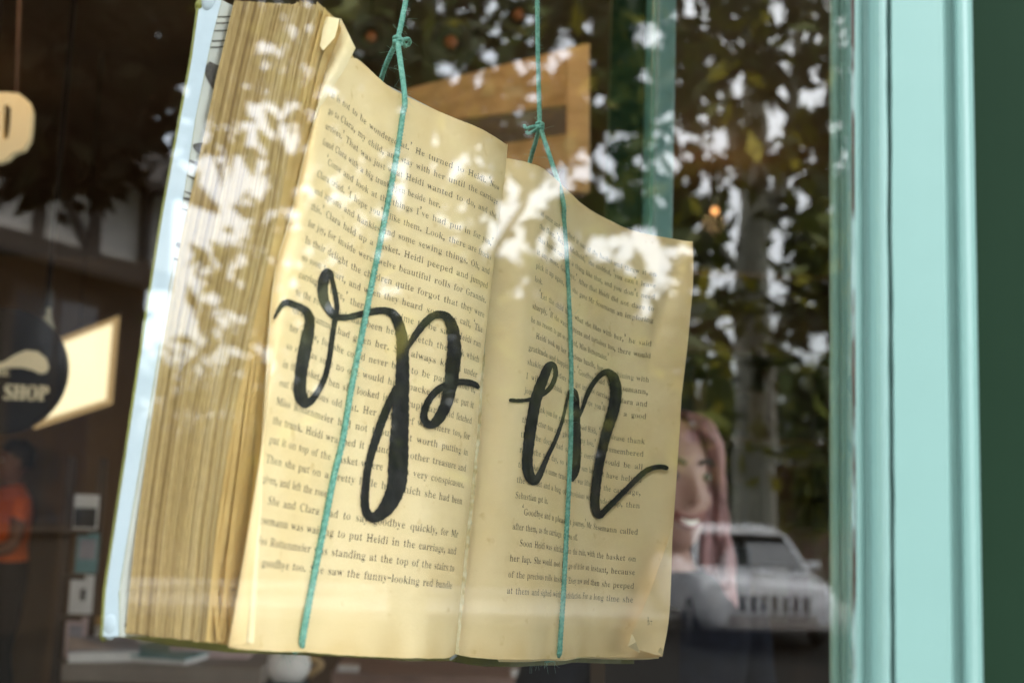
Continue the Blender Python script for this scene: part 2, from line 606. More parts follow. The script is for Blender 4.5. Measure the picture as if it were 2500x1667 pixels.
# the old putty line between the post and the glass, paint flaking off it
mb = MB()
rings = []
for i, z in enumerate(zz):
    w_ = 0.0003 + 0.0009 * max(0, math.sin(z * 61 + 2 * math.sin(z * 23)))
    a = pf[0][0] - 0.00005
    rings.append([(XM + 0.0002 + wob.normal(0, 0.00008), -0.0002, z), (XM + 0.0004 + w_ * 0.4, -0.0012 + wob.normal(0, 0.0001), z),
                  (a, -0.0009 - w_, z), (a, -0.0002, z)])
mb.loft(rings).build('putty_line', M['mint_worn'], win)
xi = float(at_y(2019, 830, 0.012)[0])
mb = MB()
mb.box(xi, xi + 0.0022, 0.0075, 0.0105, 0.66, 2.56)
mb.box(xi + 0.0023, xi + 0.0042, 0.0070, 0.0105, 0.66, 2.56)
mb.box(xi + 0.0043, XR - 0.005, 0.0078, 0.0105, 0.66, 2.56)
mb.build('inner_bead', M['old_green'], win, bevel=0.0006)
MB().box(-4.34, XM, 0.0, 0.006, 0.70, 2.52).build('glass_pane', M['pane'], win)
mb = MB().box(-4.4, XM - 0.001, -0.012, 0.0115, 0.664, 0.698)
mb.build('bottom_rail', M['mint'], win, bevel=0.002)
MB().box(-4.4, XM - 0.001, -0.012, 0.0115, 2.522, 2.556).build('top_rail', M['mint'], win, bevel=0.002)
MB().box(-4.4, -4.342, -0.012, 0.0115, 0.70, 2.52).build('side_stile', M['mint'], win, bevel=0.002)

# ------------------------------------------------------------------ the hung book
def ncs(kx, KY):                              # natural cubic spline, several components
    kx = np.asarray(kx, float)
    KY = np.asarray(KY, float)
    n = len(kx)
    h = np.diff(kx)
    A = np.zeros((n, n))
    b = np.zeros((n, KY.shape[1]))
    A[0, 0] = A[-1, -1] = 1
    for i in range(1, n - 1):
        A[i, i - 1], A[i, i], A[i, i + 1] = h[i - 1], 2 * (h[i - 1] + h[i]), h[i]
        b[i] = 3 * ((KY[i + 1] - KY[i]) / h[i] - (KY[i] - KY[i - 1]) / h[i - 1])
    c = np.linalg.solve(A, b)

    def f(x):
        x = np.asarray(x, float)
        i = np.clip(np.searchsorted(kx, x) - 1, 0, n - 2)
        hh = h[i][:, None]
        d = (c[i + 1] - c[i]) / (3 * hh)
        bb = (KY[i + 1] - KY[i]) / hh - hh * (2 * c[i] + c[i + 1]) / 3
        t = (x - kx[i])[:, None]
        return KY[i] + bb * t + c[i] * t * t + d * t ** 3
    return f


KN = np.linspace(0, 1, 7)
TL = [[-0.05785, -0.07782, 0.36607], [-0.05309, -0.07581, 0.38059], [-0.04567, -0.07067, 0.39321], [-0.03668, -0.06769, 0.40543],
      [-0.02548, -0.0642, 0.41555], [-0.01324, -0.06038, 0.42454], [-0.00486, -0.05717, 0.43711]]
TR = [[0.01148, -0.05089, 0.46168], [0.01847, -0.04757, 0.47511], [0.0253, -0.04353, 0.48845], [0.03324, -0.03935, 0.50117],
      [0.04225, -0.03599, 0.51341], [0.05297, -0.03236, 0.52404], [0.06695, -0.02993, 0.53051]]
GV = np.array([-0.01326, 0.13989, -0.05249])
DL = [[-0.00139, -0.00135, 0.00039], [-2e-05, 0.00076, -0.00049], [8e-05, -0.00062, -0.00011], [0.00111, 9e-05, -0.00111],
      [0.00091, 0.00015, -0.00099], [-0.00096, -9e-05, 0.00088], [-0.00211, 0.00042, 0.00143]]
DR = [[-0.00019, 0.00091, 0.00044], [0.00282, 0.00074, -0.00159], [0.00278, 0.00013, -0.00144], [0.00274, -0.00041, -0.00138],
      [-0.00037, -0.0007, 0.0003], [-0.00232, -0.00076, 0.00171], [-0.00294, -0.00074, 0.0025]]
VT, VB = -0.138, 1.152
BLOCK_W = 0.093                               # printed width of a page


def poly_s(pts):                              # an outline read downwards: s 0..1 -> frame position
    P = np.array(pts, float)
    s = (P[:, 1] - P[0, 1]) / (P[-1, 1] - P[0, 1])

    def f(q):
        q = np.asarray(q, float)
        return np.interp(q, s, P[:, 0]), P[0, 1] + q * (P[-1, 1] - P[0, 1])
    return f


class Page:
    def __init__(self, T, D, lo, hi, lo_line, hi_line, lo_dz, hi_dz):
        self.T, self.D = ncs(KN, T), ncs(KN, D)
        self.lo, self.hi = lo, hi
        self.ll, self.hl, self.lz, self.hz = lo_line, hi_line, lo_dz, hi_dz
        self.dent = None

    def core(self, u, v):
        return self.T(u) + v[:, None] * (GV + self.D(u))

    def __call__(self, u, v):
        u = np.atleast_1d(np.asarray(u, float))
        v = np.atleast_1d(np.asarray(v, float)) * np.ones_like(u)
        uc = np.clip(u, 0, 1)
        P = self.core(uc, v)
        s = (v - VT) / (VB - VT)
        for side in (0, 1):
            k = u < 0 if side == 0 else u > 1
            if not k.any():
                continue
            ext = self.lo if side == 0 else self.hi
            line = self.ll if side == 0 else self.hl
            dz = self.lz if side == 0 else self.hz
            e = 1e-3
            u0 = np.full(k.sum(), float(side))
            p0 = P[k]
            u1 = u0 + (e if side == 0 else -e)
            tan = (self.core(u1, v[k]) - p0) / (e if side == 0 else -e)      # d/du
            a = tan * (ext if side == 1 else -ext)
            x, y = line(s[k])
            Z = p0[:, 2] + dz
            L = np.stack([(x - CX) / F * Z, (y - CY) / F * Z, Z], 1)
            t = (np.abs(u[k] - side) / ext)[:, None]
            P[k] = p0 + t * a + t * t * (L - p0 - a)
        if self.dent is not None:
            P = P * (1 + self.dent(u, v))[:, None]
        return P

    def inv(self, x, y):                      # frame position -> (u, v), by Newton
        x = np.atleast_1d(np.asarray(x, float))
        y = np.atleast_1d(np.asarray(y, float))
        u = np.full_like(x, 0.5)
        v = np.full_like(x, 0.5)

        def pr(u, v):
            p = self(u, v)
            return CX + F * p[:, 0] / p[:, 2], CY + F * p[:, 1] / p[:, 2]
        for _ in range(25):
            a, b = pr(u, v)
            au, bu = pr(u + 1e-4, v)
            av, bv = pr(u, v + 1e-4)
            j11, j21, j12, j22 = (au - a) / 1e-4, (bu - b) / 1e-4, (av - a) / 1e-4, (bv - b) / 1e-4
            det = j11 * j22 - j12 * j21
            det = np.where(np.abs(det) < 1e-3, 1e-3, det)
            ex, ey = x - a, y - b
            u = np.clip(u + np.clip((ex * j22 - ey * j12) / det, -0.2, 0.2), -self.lo * 0.95, 1 + self.hi * 0.95)
            v = np.clip(v + np.clip((ey * j11 - ex * j21) / det, -0.2, 0.2), VT, VB)
        return u, v


ROLL = [(868, 118), (845, 165), (822, 200), (803, 229), (779, 271), (757, 332), (709, 541), (676, 641), (664, 734), (657, 841), (651, 1020),
        (646, 1100), (638, 1250), (632, 1350), (626, 1450), (620, 1570)]
GUT_L = [(1238, 350), (1237, 372), (1230, 440), (1207, 624), (1186, 806), (1171, 949), (1165, 1077), (1148, 1240), (1132, 1400), (1117, 1560), (1113, 1595)]
GUT_R = [(1233, 386), (1226, 440), (1202, 624), (1181, 806), (1166, 949), (1158, 1077), (1142, 1240), (1126, 1400), (1112, 1560), (1116, 1597)]
OUT_R = [(1691, 590), (1693, 640), (1692, 698), (1679, 841), (1664, 966), (1660, 1040), (1648, 1220), (1641, 1320), (1636, 1480), (1617, 1602)]
left_page = Page(TL, DL, 0.13, 0.075, poly_s(ROLL), poly_s(GUT_L), -0.006, 0.011)
right_page = Page(TR, DR, 0.17, 0.16, poly_s(GUT_R), poly_s(OUT_R), -0.0085, 0.004)


def crinkle(seed, amp, ub):
    r = np.random.default_rng(seed)
    w = [(r.uniform(4, 22), r.uniform(2, 9), r.uniform(0, 6.3), r.uniform(0.3, 1)) for _ in range(7)]

    def f(u, v):
        z = sum(a * np.sin(k * u + q * v + p) for k, q, p, a in w) * amp
        # dog-eared wear along the bottom
        z = z + 0.0016 * smooth01(v, 1.08, 1.15) * np.sin(u * 19 + seed) * np.sin(u * 7.3)
        if ub:
            z = z + 0.011 * smooth01(u + 0.18 * v, 1.02, 1.32) * smooth01(v, 0.42, 1.0)       # bends back under its lifted corner
            z = z + 0.006 * np.exp(-((u - 1.04 + 0.25 * (v - 0.1)) / 0.05) ** 2) * smooth01(0.45 - v, 0, 0.4)   # crease at the top corner
        return z
    return f


left_page.dent = crinkle(4, 0.00022, False)
right_page.dent = crinkle(9, 0.00025, True)

book_base = wp(1110, 1600, 0.40)
book = thing('book', 'old book hung open by mint cords, yellowed pages brush-lettered open in black', 'book', book_base)
M['paper_r'] = M['paper']


def page_mesh(pg, name, nu, nv, ul, uh, m, tear=None):
    us = np.linspace(ul, uh, nu)
    vs = np.linspace(VT, VB, nv)
    U_, V_ = np.meshgrid(us, vs)
    r = np.random.default_rng(nu)
    # edges of old paper are not ruler-straight
    top = np.cumsum(r.normal(0, 0.0008, nu))
    top = (top - np.linspace(top[0], top[-1], nu)) * 0.25
    V_ = V_ + top[None, :] * np.exp(-((V_ - VT) / 0.05) ** 2) + top[::-1][None, :] * np.exp(-((V_ - VB) / 0.05) ** 2)
    if pg is left_page:                       # the worn corner under the roll
        V_ = V_ + 0.035 * np.exp(-((U_ - 0.025) / 0.085) ** 2) * smooth01(0.15 - V_, 0.0, 0.28)
    P = pg(U_.ravel(), V_.ravel())
    Wd = W(P)
    fs = []
    for j in range(nv - 1):
        for i in range(nu - 1):
            a = j * nu + i
            fs.append((a, a + nu, a + nu + 1, a + 1))
    o = mk(name, Wd, fs, m, book, smooth=True)
    lo_e = (U_ - ul) if pg is left_page else (uh - U_)          # distance to the cut edges
    ed = np.minimum(np.minimum((V_ - VT) * 1.5, (VB - V_) * 1.5), lo_e)
    wob_ = 0.02 * np.sin(U_ * 31 + V_ * 7) + 0.015 * np.sin(V_ * 43 + U_ * 11)
    ag = 0.42 * np.exp(-np.maximum(ed + wob_, 0) / 0.045)
    at = o.data.attributes.new('age', 'FLOAT', 'POINT')
    at.data.foreach_set('value', ag.ravel().astype(np.float32))
    return o


pl = page_mesh(left_page, 'page', 200, 80, -0.13, 1.075, M['paper'])
pr = page_mesh(right_page, 'page', 220, 80, -0.17, 1.16, M['paper_r'])
pl['label'] = 'page with flowing black brush lettering of an o joined to a p'
pr['label'] = 'page with black brush lettering of an e joined to an n'

# ---- print: a small serif face, drawn as outlines (x, y pairs)
GLYPHS = {
    'a': (172, [[28,-1,27,-1,26,1,22,4,15,1,12,0,10,-1,9,0,8,1,6,3,5,5,5,7,5,10,7,13,9,15,12,17,17,19,24,21,24,26,24,28,23,30,22,31,22,32,20,32,16,32,12,32,10,31,10,30,10,28,11,25,11,24,11,23,10,22,10,21,9,21,8,21,7,21,7,22,6,23,6,24,6,26,6,27,6,29,7,30,8,32,10,33,13,33,15,34,15,35,18,35,19,34,23,33,26,32,28,30,29,27,29,23,29,7,29,4,33,4,35,5,35,3,30,1,29,-1], [17,4,22,4,24,7,22,18,15,17,12,13,10,9,11,6,12,4]]),
    'b': (180, [[7,-1,7,42,7,44,7,46,7,47,6,47,5,48,4,48,4,50,13,50,15,30,21,33,23,34,24,35,25,34,26,34,28,32,30,31,32,29,33,27,34,24,34,21,35,18,34,15,34,11,33,8,32,5,30,3,27,1,23,0,22,-1,21,-1,20,-1,16,1,11,3,5,-1], [20,2,24,2,26,3,27,5,28,8,29,12,29,17,29,22,28,25,28,27,26,29,25,30,20,30,16,30,15,30,14,29,13,28,13,27,13,26,13,7,13,4,14,2]]),
    'c': (147, [[17,-1,16,-1,15,0,13,1,11,3,8,5,7,7,6,10,5,13,5,16,5,20,5,23,7,26,8,28,10,30,12,32,16,34,18,34,19,35,20,34,22,34,25,32,27,31,28,29,28,27,28,25,28,24,27,23,26,22,25,23,24,24,23,27,23,28,23,30,23,31,22,32,18,32,13,31,11,27,10,20,10,15,11,12,12,8,14,6,16,5,22,4,26,5,28,6,30,8,30,7,26,2,19,0]]),
    'd': (185, [[15,-1,13,0,12,1,9,3,7,5,6,7,5,10,5,13,5,16,5,20,5,23,6,26,8,28,9,31,12,32,14,33,15,34,16,35,17,34,18,33,24,30,27,43,27,45,26,46,26,47,25,47,21,48,22,48,22,50,32,50,32,8,33,4,34,3,35,3,35,1,34,1,30,0,24,-1,24,4,19,1,16,0], [19,3,21,3,22,4,25,5,26,5,26,7,27,8,27,26,27,27,26,28,25,29,24,30,23,30,19,30,15,30,13,29,12,27,11,25,10,21,10,17,10,12,11,9,12,6,13,5,14,3]]),
    'e': (150, [[17,-1,16,-1,15,0,12,1,10,3,8,5,7,7,6,10,5,13,5,17,6,20,5,23,6,26,8,28,9,31,11,32,15,34,16,34,17,35,18,34,23,33,25,30,27,27,28,23,27,19,27,18,10,18,11,11,14,6,22,5,25,5,28,7,29,9,30,8,26,3,19,0], [10,21,24,21,24,23,24,26,23,28,23,30,22,31,20,32,18,32,13,31,11,28,10,22]]),
    'f': (107, [[5,0,5,2,7,2,8,4,8,8,8,30,5,30,5,34,8,34,8,38,8,42,10,45,11,47,15,49,18,50,19,50,20,50,21,50,25,48,26,47,27,45,27,43,27,42,26,41,26,40,25,39,24,39,23,39,23,40,22,40,22,41,22,42,23,46,23,47,23,48,22,48,20,48,16,48,15,48,15,47,13,42,13,34,19,34,19,30,13,30,13,7,14,5,14,4,14,3,15,2,20,2,18,2,18,0]]),
    'g': (164, [[16,-15,12,-15,11,-14,8,-13,5,-12,3,-10,3,-8,4,-6,6,-4,11,-3,8,-1,6,1,6,3,6,5,6,7,6,8,8,9,10,11,14,12,8,15,6,18,5,23,5,25,6,27,7,29,8,31,9,32,13,33,15,34,14,34,17,35,20,34,22,33,31,33,31,29,27,29,28,27,29,25,29,22,29,20,29,18,28,17,27,15,25,14,22,13,20,12,21,11,19,11,17,11,15,11,13,11,12,11,11,10,10,10,10,9,10,8,10,6,11,6,15,5,19,5,23,5,26,5,25,4,27,4,28,3,30,1,30,0,31,-2,31,-4,32,-7,31,-10,28,-12,23,-14,21,-15], [17,13,21,14,22,15,23,16,23,18,24,20,24,23,24,26,23,28,24,30,23,31,22,32,17,32,14,32,12,31,11,30,11,28,10,26,10,23,10,20,11,18,11,16,12,15,14,14], [17,-13,25,-12,28,-10,30,-7,30,-6,29,-5,28,-4,24,-4,22,-4,9,-4,8,-5,7,-6,7,-8,7,-9,7,-10,8,-11,10,-12,15,-12]]),
    'h': (190, [[5,0,5,2,7,2,8,3,8,5,8,6,8,43,8,47,7,47,6,48,5,48,5,50,13,50,16,29,22,32,25,34,27,35,28,33,32,29,33,23,33,6,34,3,34,2,35,2,36,2,36,0,25,0,25,2,26,2,27,2,28,4,28,6,28,23,28,25,28,27,27,28,27,29,26,29,22,30,17,29,15,28,13,26,13,6,14,3,14,2,15,2,16,2,16,0]]),
    'i': (99, [[11,39,10,40,9,41,9,42,8,43,8,45,8,46,8,48,9,49,10,50,11,50,12,50,13,49,13,48,14,46,14,45,14,43,13,42,13,41,12,40,11,40], [5,0,5,2,7,2,8,3,8,5,8,6,8,27,8,31,7,32,5,32,5,34,14,34,14,6,14,3,14,2,15,2,16,2,16,0]]),
    'j': (105, [[12,40,11,40,10,40,10,41,9,42,9,43,9,45,9,47,9,48,10,49,10,50,11,50,12,50,13,50,13,49,14,48,14,47,15,45,14,43,14,42,13,41,13,40,12,40], [4,-15,2,-15,3,-15,2,-14,1,-13,-2,-13,-3,-12,-4,-10,-4,-9,-4,-8,-4,-6,-3,-5,-3,-4,-2,-3,-1,-3,-1,-4,0,-4,0,-5,1,-6,1,-7,0,-10,0,-11,0,-12,1,-13,3,-13,7,-12,8,-12,8,-11,9,-10,9,-8,9,-6,9,27,9,29,9,30,9,31,8,32,7,32,6,32,6,34,15,34,15,-2,15,-6,13,-10,12,-12,8,-14,5,-15]]),
    'k': (179, [[5,0,5,2,7,2,8,3,8,5,8,6,8,43,8,47,7,47,7,48,5,48,5,50,13,50,16,18,26,27,27,28,28,29,28,30,28,31,27,32,23,32,26,32,26,34,34,34,34,32,33,31,31,30,29,28,22,23,35,4,36,3,36,2,38,2,38,0,26,0,26,2,23,2,28,2,29,2,29,3,28,5,18,16,13,15,13,6,14,3,14,2,15,2,16,2,16,0]]),
    'l': (100, [[5,0,5,2,7,2,8,3,8,5,8,6,8,43,8,47,7,47,7,48,5,48,5,50,14,50,14,6,14,3,14,2,15,2,16,2,16,0]]),
    'm': (277, [[5,0,5,2,7,2,8,3,8,5,8,6,8,28,8,31,7,32,6,32,5,32,5,34,13,34,16,29,22,32,25,34,26,35,27,34,30,32,35,28,41,32,44,34,45,35,47,33,51,29,52,23,52,6,53,3,53,2,54,2,55,2,55,0,44,0,44,2,45,2,46,2,47,3,47,6,47,23,47,25,47,27,46,28,46,29,45,29,41,30,38,29,34,28,33,26,33,6,33,3,34,2,35,2,35,0,25,0,25,2,26,2,27,2,27,3,28,6,28,23,28,25,27,27,27,28,27,29,26,29,22,30,16,29,15,28,13,26,13,6,14,3,14,2,15,2,16,2,16,0]]),
    'n': (190, [[5,0,5,2,7,2,8,3,8,5,8,6,8,28,8,31,7,32,6,32,5,32,5,34,13,34,16,29,22,32,25,34,27,35,28,33,32,29,33,23,33,6,34,3,34,2,35,2,36,2,36,0,25,0,25,2,26,2,27,2,28,4,28,6,28,23,28,25,28,27,27,28,27,29,26,29,22,30,17,29,15,28,13,26,13,6,14,3,14,2,15,2,16,2,16,0]]),
    'o': (168, [[18,-1,17,-1,16,0,12,1,9,3,8,5,6,8,5,10,5,13,5,17,5,20,5,23,6,26,8,28,9,31,12,32,16,33,17,34,18,35,19,34,21,34,25,32,27,31,29,28,30,26,31,23,32,20,32,17,32,13,31,10,30,7,29,5,27,3,25,1,21,0,19,-1], [18,1,22,2,23,3,25,4,26,9,26,17,26,22,26,27,25,29,23,31,22,32,18,32,15,32,13,31,12,29,11,27,10,22,10,17,10,9,12,4,13,3,15,2]]),
    'p': (186, [[5,-15,5,-13,7,-13,8,-11,8,-7,8,27,8,28,8,30,8,31,7,31,6,32,5,32,5,34,13,34,16,28,21,32,24,34,25,35,26,34,27,34,28,32,31,31,33,29,34,26,35,23,35,21,35,17,35,14,35,11,34,8,33,5,31,3,28,1,27,0,25,-1,24,-1,22,1,16,3,13,-6,14,-11,15,-13,18,-13,18,-15], [21,3,26,3,27,5,28,7,29,9,30,13,30,17,30,21,29,24,29,27,28,29,26,30,22,30,19,30,15,28,13,26,13,7,15,5,16,3]]),
    'q': (182, [[22,-15,22,-13,21,-13,25,-13,26,-12,27,-12,27,-10,27,-9,24,3,18,1,16,-1,15,-1,13,0,12,1,9,3,8,5,6,7,5,10,5,12,5,16,5,19,6,22,7,25,8,28,10,30,12,32,16,34,17,34,18,35,19,34,23,33,28,31,35,35,32,35,32,-9,33,-12,33,-13,34,-13,35,-13,35,-15], [19,3,24,3,25,4,26,5,27,6,27,7,27,26,26,29,25,31,20,32,15,32,14,30,12,28,11,25,10,22,10,17,10,13,11,9,12,7,13,5,15,3]]),
    'r': (144, [[5,0,5,2,7,2,8,3,8,5,8,6,8,27,8,29,8,30,8,31,7,32,6,32,5,32,5,34,13,34,16,27,20,30,22,31,23,33,24,34,25,34,25,35,26,34,27,34,27,33,28,32,28,30,28,29,28,28,29,27,28,25,27,24,26,25,24,27,20,28,19,28,16,27,15,26,14,25,14,23,14,21,14,6,14,5,14,3,15,2,20,2,18,2,18,0]]),
    's': (144, [[17,-1,14,-1,15,0,12,1,8,1,6,1,6,0,5,-1,5,12,6,9,7,6,8,4,10,3,11,2,15,2,19,2,20,2,21,3,22,4,22,5,22,6,22,8,21,10,19,11,15,14,13,15,11,17,9,18,8,20,7,22,7,24,6,27,7,29,8,32,13,33,14,34,15,35,18,34,22,33,23,33,24,33,25,34,25,35,25,24,24,27,23,28,22,30,21,31,20,32,16,32,13,32,12,32,11,31,10,30,10,29,10,28,10,27,10,26,11,25,13,23,18,21,20,19,22,18,23,17,24,15,25,13,25,10,26,7,25,4,23,2,19,0,17,-1]]),
    't': (114, [[13,-1,12,-1,11,0,10,1,9,3,8,5,8,8,8,30,5,30,5,33,7,35,9,38,11,40,12,42,13,44,15,46,14,46,14,34,19,34,19,30,13,30,13,9,14,5,18,4,20,5,22,6,22,8,23,7,21,3,15,0]]),
    'u': (187, [[14,-1,13,-1,12,0,10,2,8,4,8,7,7,10,7,27,7,31,6,31,6,32,5,32,5,34,13,34,13,8,13,7,13,6,14,5,15,4,19,4,25,4,26,5,27,7,27,27,27,29,27,30,27,31,26,32,25,32,24,32,24,34,33,34,33,8,33,6,33,5,33,4,34,4,35,3,36,3,36,1,35,1,30,0,25,-1,25,4,20,3,19,2,17,0,16,0,16,-1]]),
    'v': (153, [[19,-1,7,27,5,31,4,32,3,32,3,34,15,34,15,32,17,32,12,32,12,31,11,30,12,29,20,13,27,27,27,30,27,31,26,32,25,32,25,34,30,34,30,32,30,31,29,30,25,27,14,-1]]),
    'w': (217, [[16,-1,4,29,3,31,2,32,2,34,12,34,12,32,10,32,10,30,10,29,10,27,18,14,25,26,24,29,23,31,22,32,22,34,32,34,32,32,30,32,30,31,30,30,30,29,30,28,37,15,42,28,43,30,42,31,41,32,41,34,46,34,46,32,45,31,42,28,30,-1,34,-1,24,21,13,-1]]),
    'x': (160, [[3,0,3,2,4,2,6,4,8,6,17,15,8,29,6,30,5,32,4,32,4,34,15,34,15,32,13,32,13,31,12,30,13,28,20,22,25,28,27,30,26,32,25,32,25,34,31,34,31,32,30,31,29,30,27,28,19,20,29,4,30,2,32,2,32,0,20,0,20,2,22,2,23,3,22,7,15,12,10,7,8,4,8,3,9,2,12,2,10,2,10,0]]),
    'y': (150, [[6,-15,5,-15,4,-13,3,-12,2,-11,1,-9,2,-8,2,-7,2,-6,3,-5,4,-4,5,-5,6,-6,6,-7,6,-8,6,-9,6,-10,9,-11,11,-10,12,-10,13,-8,15,-5,16,0,7,27,5,30,5,31,3,32,3,34,14,34,14,32,12,32,11,30,11,29,12,28,20,13,26,26,27,28,27,30,26,32,25,32,25,34,30,34,30,32,30,31,29,30,25,26,15,-3,16,-6,15,-8,13,-10,10,-12,9,-13,8,-14,7,-15]]),
    'z': (146, [[5,0,5,2,21,31,14,31,10,31,8,30,7,30,6,28,5,26,4,23,4,34,27,34,27,32,11,3,17,3,22,3,24,4,25,5,27,7,28,9,29,12,28,0]]),
    'A': (218, [[2,0,2,2,3,2,3,3,4,3,5,4,5,6,6,8,22,51,39,9,40,7,41,5,42,4,42,3,43,2,45,2,45,0,28,0,28,2,32,2,33,3,34,5,33,9,30,14,10,14,8,8,7,6,7,5,8,3,9,2,13,2,11,2,11,0], [12,17,29,17,19,35]]),
    'B': (221, [[5,0,5,2,7,2,9,3,10,3,10,5,11,7,11,9,11,40,11,42,11,43,10,45,10,46,10,47,9,47,5,48,5,50,24,50,32,48,38,44,40,38,39,33,35,29,29,27,37,24,41,20,42,14,42,10,40,7,38,4,33,2,28,0,26,0], [17,27,20,27,26,28,29,28,31,30,33,32,33,34,34,38,34,40,33,43,32,45,30,46,28,47,23,47,19,47,18,47,17,46,17,42], [24,3,30,3,32,4,34,5,35,7,35,10,36,14,35,18,35,20,33,23,31,24,28,25,22,25,17,25,17,7,17,6,17,4,18,4,18,3,19,3]]),
    'C': (234, [[28,-1,23,-1,22,0,18,2,14,5,11,8,9,11,7,15,6,20,6,25,6,30,7,34,9,38,11,42,14,45,17,47,22,49,23,50,28,51,32,50,32,49,37,48,42,47,45,48,45,49,46,51,46,33,44,38,43,41,40,44,38,47,36,48,29,48,19,46,14,38,13,25,14,12,19,5,30,3,35,3,37,3,40,5,43,7,45,9,47,12,48,10,42,4,33,0]]),
    'D': (248, [[5,0,5,2,7,2,9,3,10,3,10,4,11,6,11,8,11,41,11,43,10,45,10,46,9,47,7,48,5,48,5,50,24,50,29,49,36,47,41,43,45,38,47,32,48,25,45,11,37,3,25,0], [24,3,31,3,34,5,38,8,39,12,41,18,41,25,40,37,35,45,24,47,19,47,18,47,17,46,17,45,17,44,17,42,17,8,17,6,17,5,18,4,18,3,19,3]]),
    'E': (221, [[5,0,5,2,7,2,9,2,10,3,10,4,11,6,12,8,12,40,11,43,10,45,10,46,9,47,7,48,5,48,5,50,42,50,42,35,41,39,40,42,38,44,36,46,30,47,25,47,18,47,17,45,17,42,17,27,21,27,26,27,28,28,29,29,30,31,31,34,32,38,30,38,30,13,32,13,31,16,31,18,30,20,30,21,29,22,28,23,26,24,22,24,20,24,17,24,17,7,17,6,17,5,18,4,18,3,23,3,25,3,28,3,32,3,36,4,38,5,40,7,41,8,43,10,44,13,45,16,42,0]]),
    'F': (202, [[5,0,5,2,7,2,9,3,10,4,10,5,11,7,11,9,11,41,11,43,10,45,10,46,9,47,7,47,5,48,5,50,42,50,42,35,41,38,40,40,40,42,38,43,37,45,36,46,34,46,28,47,25,47,18,47,17,46,17,43,17,27,21,27,25,27,27,28,29,29,30,32,31,34,32,38,30,38,30,13,32,13,31,17,30,20,29,22,27,23,25,24,20,24,17,24,17,9,17,5,18,4,18,3,20,3,24,2,26,2,25,2,25,0]]),
    'G': (254, [[29,-1,24,-1,23,0,18,2,14,5,11,8,9,11,7,15,7,20,6,25,7,30,8,34,9,38,11,42,14,45,18,47,22,49,23,50,28,51,32,50,33,49,37,48,42,47,45,48,46,51,46,33,45,36,44,39,43,41,41,43,40,45,38,46,37,47,33,48,29,48,19,46,14,38,13,25,13,18,15,12,17,7,20,4,23,2,30,1,35,2,37,2,39,3,39,4,40,6,40,8,40,14,40,16,39,17,39,18,38,19,33,20,33,22,51,22,51,20,49,20,47,19,47,18,46,18,46,16,46,14,46,3,39,1,36,-1]]),
    'H': (262, [[5,0,5,2,7,2,9,3,10,3,10,5,11,7,11,9,11,41,11,43,10,45,10,46,9,47,7,47,5,48,5,50,23,50,23,48,19,47,17,45,17,41,17,27,40,27,40,41,40,45,38,47,34,48,34,50,52,50,52,48,50,47,48,47,47,46,47,45,46,43,46,41,46,9,46,7,47,5,47,3,48,3,50,2,52,2,52,0,34,0,34,2,36,2,38,3,39,3,40,5,40,6,40,9,40,24,17,24,17,9,17,7,17,5,18,3,19,3,21,2,23,2,23,0]]),
    'I': (130, [[5,0,5,2,7,2,9,3,10,3,10,5,11,6,11,8,11,42,11,44,11,45,10,47,9,47,4,47,5,48,5,50,23,50,23,48,24,47,19,47,18,47,17,45,17,44,17,42,17,8,17,5,19,3,23,2,23,0]]),
    'K': (255, [[5,0,5,2,7,2,9,3,10,3,11,5,11,7,12,9,12,41,11,43,11,45,10,46,9,47,7,47,5,48,5,50,23,50,23,48,19,47,17,45,17,41,20,25,36,41,38,42,39,44,40,45,39,47,38,47,35,48,35,50,50,50,50,48,52,48,46,47,42,44,37,39,26,31,47,5,50,3,53,2,53,0,34,0,34,2,33,2,38,2,40,4,39,5,39,6,38,7,22,23,17,22,17,9,17,7,17,5,18,3,19,3,21,2,23,2,23,0]]),
    'L': (213, [[5,0,5,2,7,2,9,3,10,3,10,5,11,7,11,9,11,41,11,43,10,45,10,46,9,47,7,47,5,48,5,50,24,50,24,48,19,47,18,47,18,46,17,45,17,41,17,9,17,5,18,3,25,3,29,3,34,3,36,4,38,5,40,7,41,9,43,11,44,14,45,17,42,0]]),
    'M': (317, [[5,0,5,2,6,2,7,3,8,3,8,5,9,6,9,9,9,42,11,45,9,47,5,48,5,50,17,50,34,15,50,50,64,50,64,48,62,47,60,47,59,46,58,45,58,43,58,41,58,9,58,5,59,4,59,3,60,3,64,2,64,0,46,0,46,2,50,3,51,3,52,4,52,5,52,9,49,43,30,0,32,0,12,42,11,9,11,6,11,4,12,3,12,2,16,2,15,2,15,0]]),
    'N': (247, [[47,-1,12,38,11,8,11,6,11,5,12,3,13,2,15,2,15,0,5,0,5,2,7,3,9,5,9,8,9,42,7,47,5,48,5,50,14,50,42,18,43,41,43,45,42,47,39,48,39,50,49,50,49,48,47,47,46,46,45,45,45,43,45,41,45,-1]]),
    'O': (263, [[28,-1,25,-1,25,0,21,1,18,2,15,4,13,6,11,9,9,12,8,15,7,18,6,21,6,25,6,28,7,32,8,35,9,38,11,41,13,43,15,45,18,47,21,49,25,50,29,51,32,50,36,49,40,47,42,45,44,43,46,41,48,38,49,35,50,32,51,28,51,25,51,21,50,18,49,15,48,12,46,9,44,6,42,4,39,2,36,1,32,0,32,-1], [29,1,38,4,43,12,44,25,44,32,43,38,40,42,37,45,34,48,28,48,19,46,14,38,13,25,13,18,14,12,17,7,20,4,23,2]]),
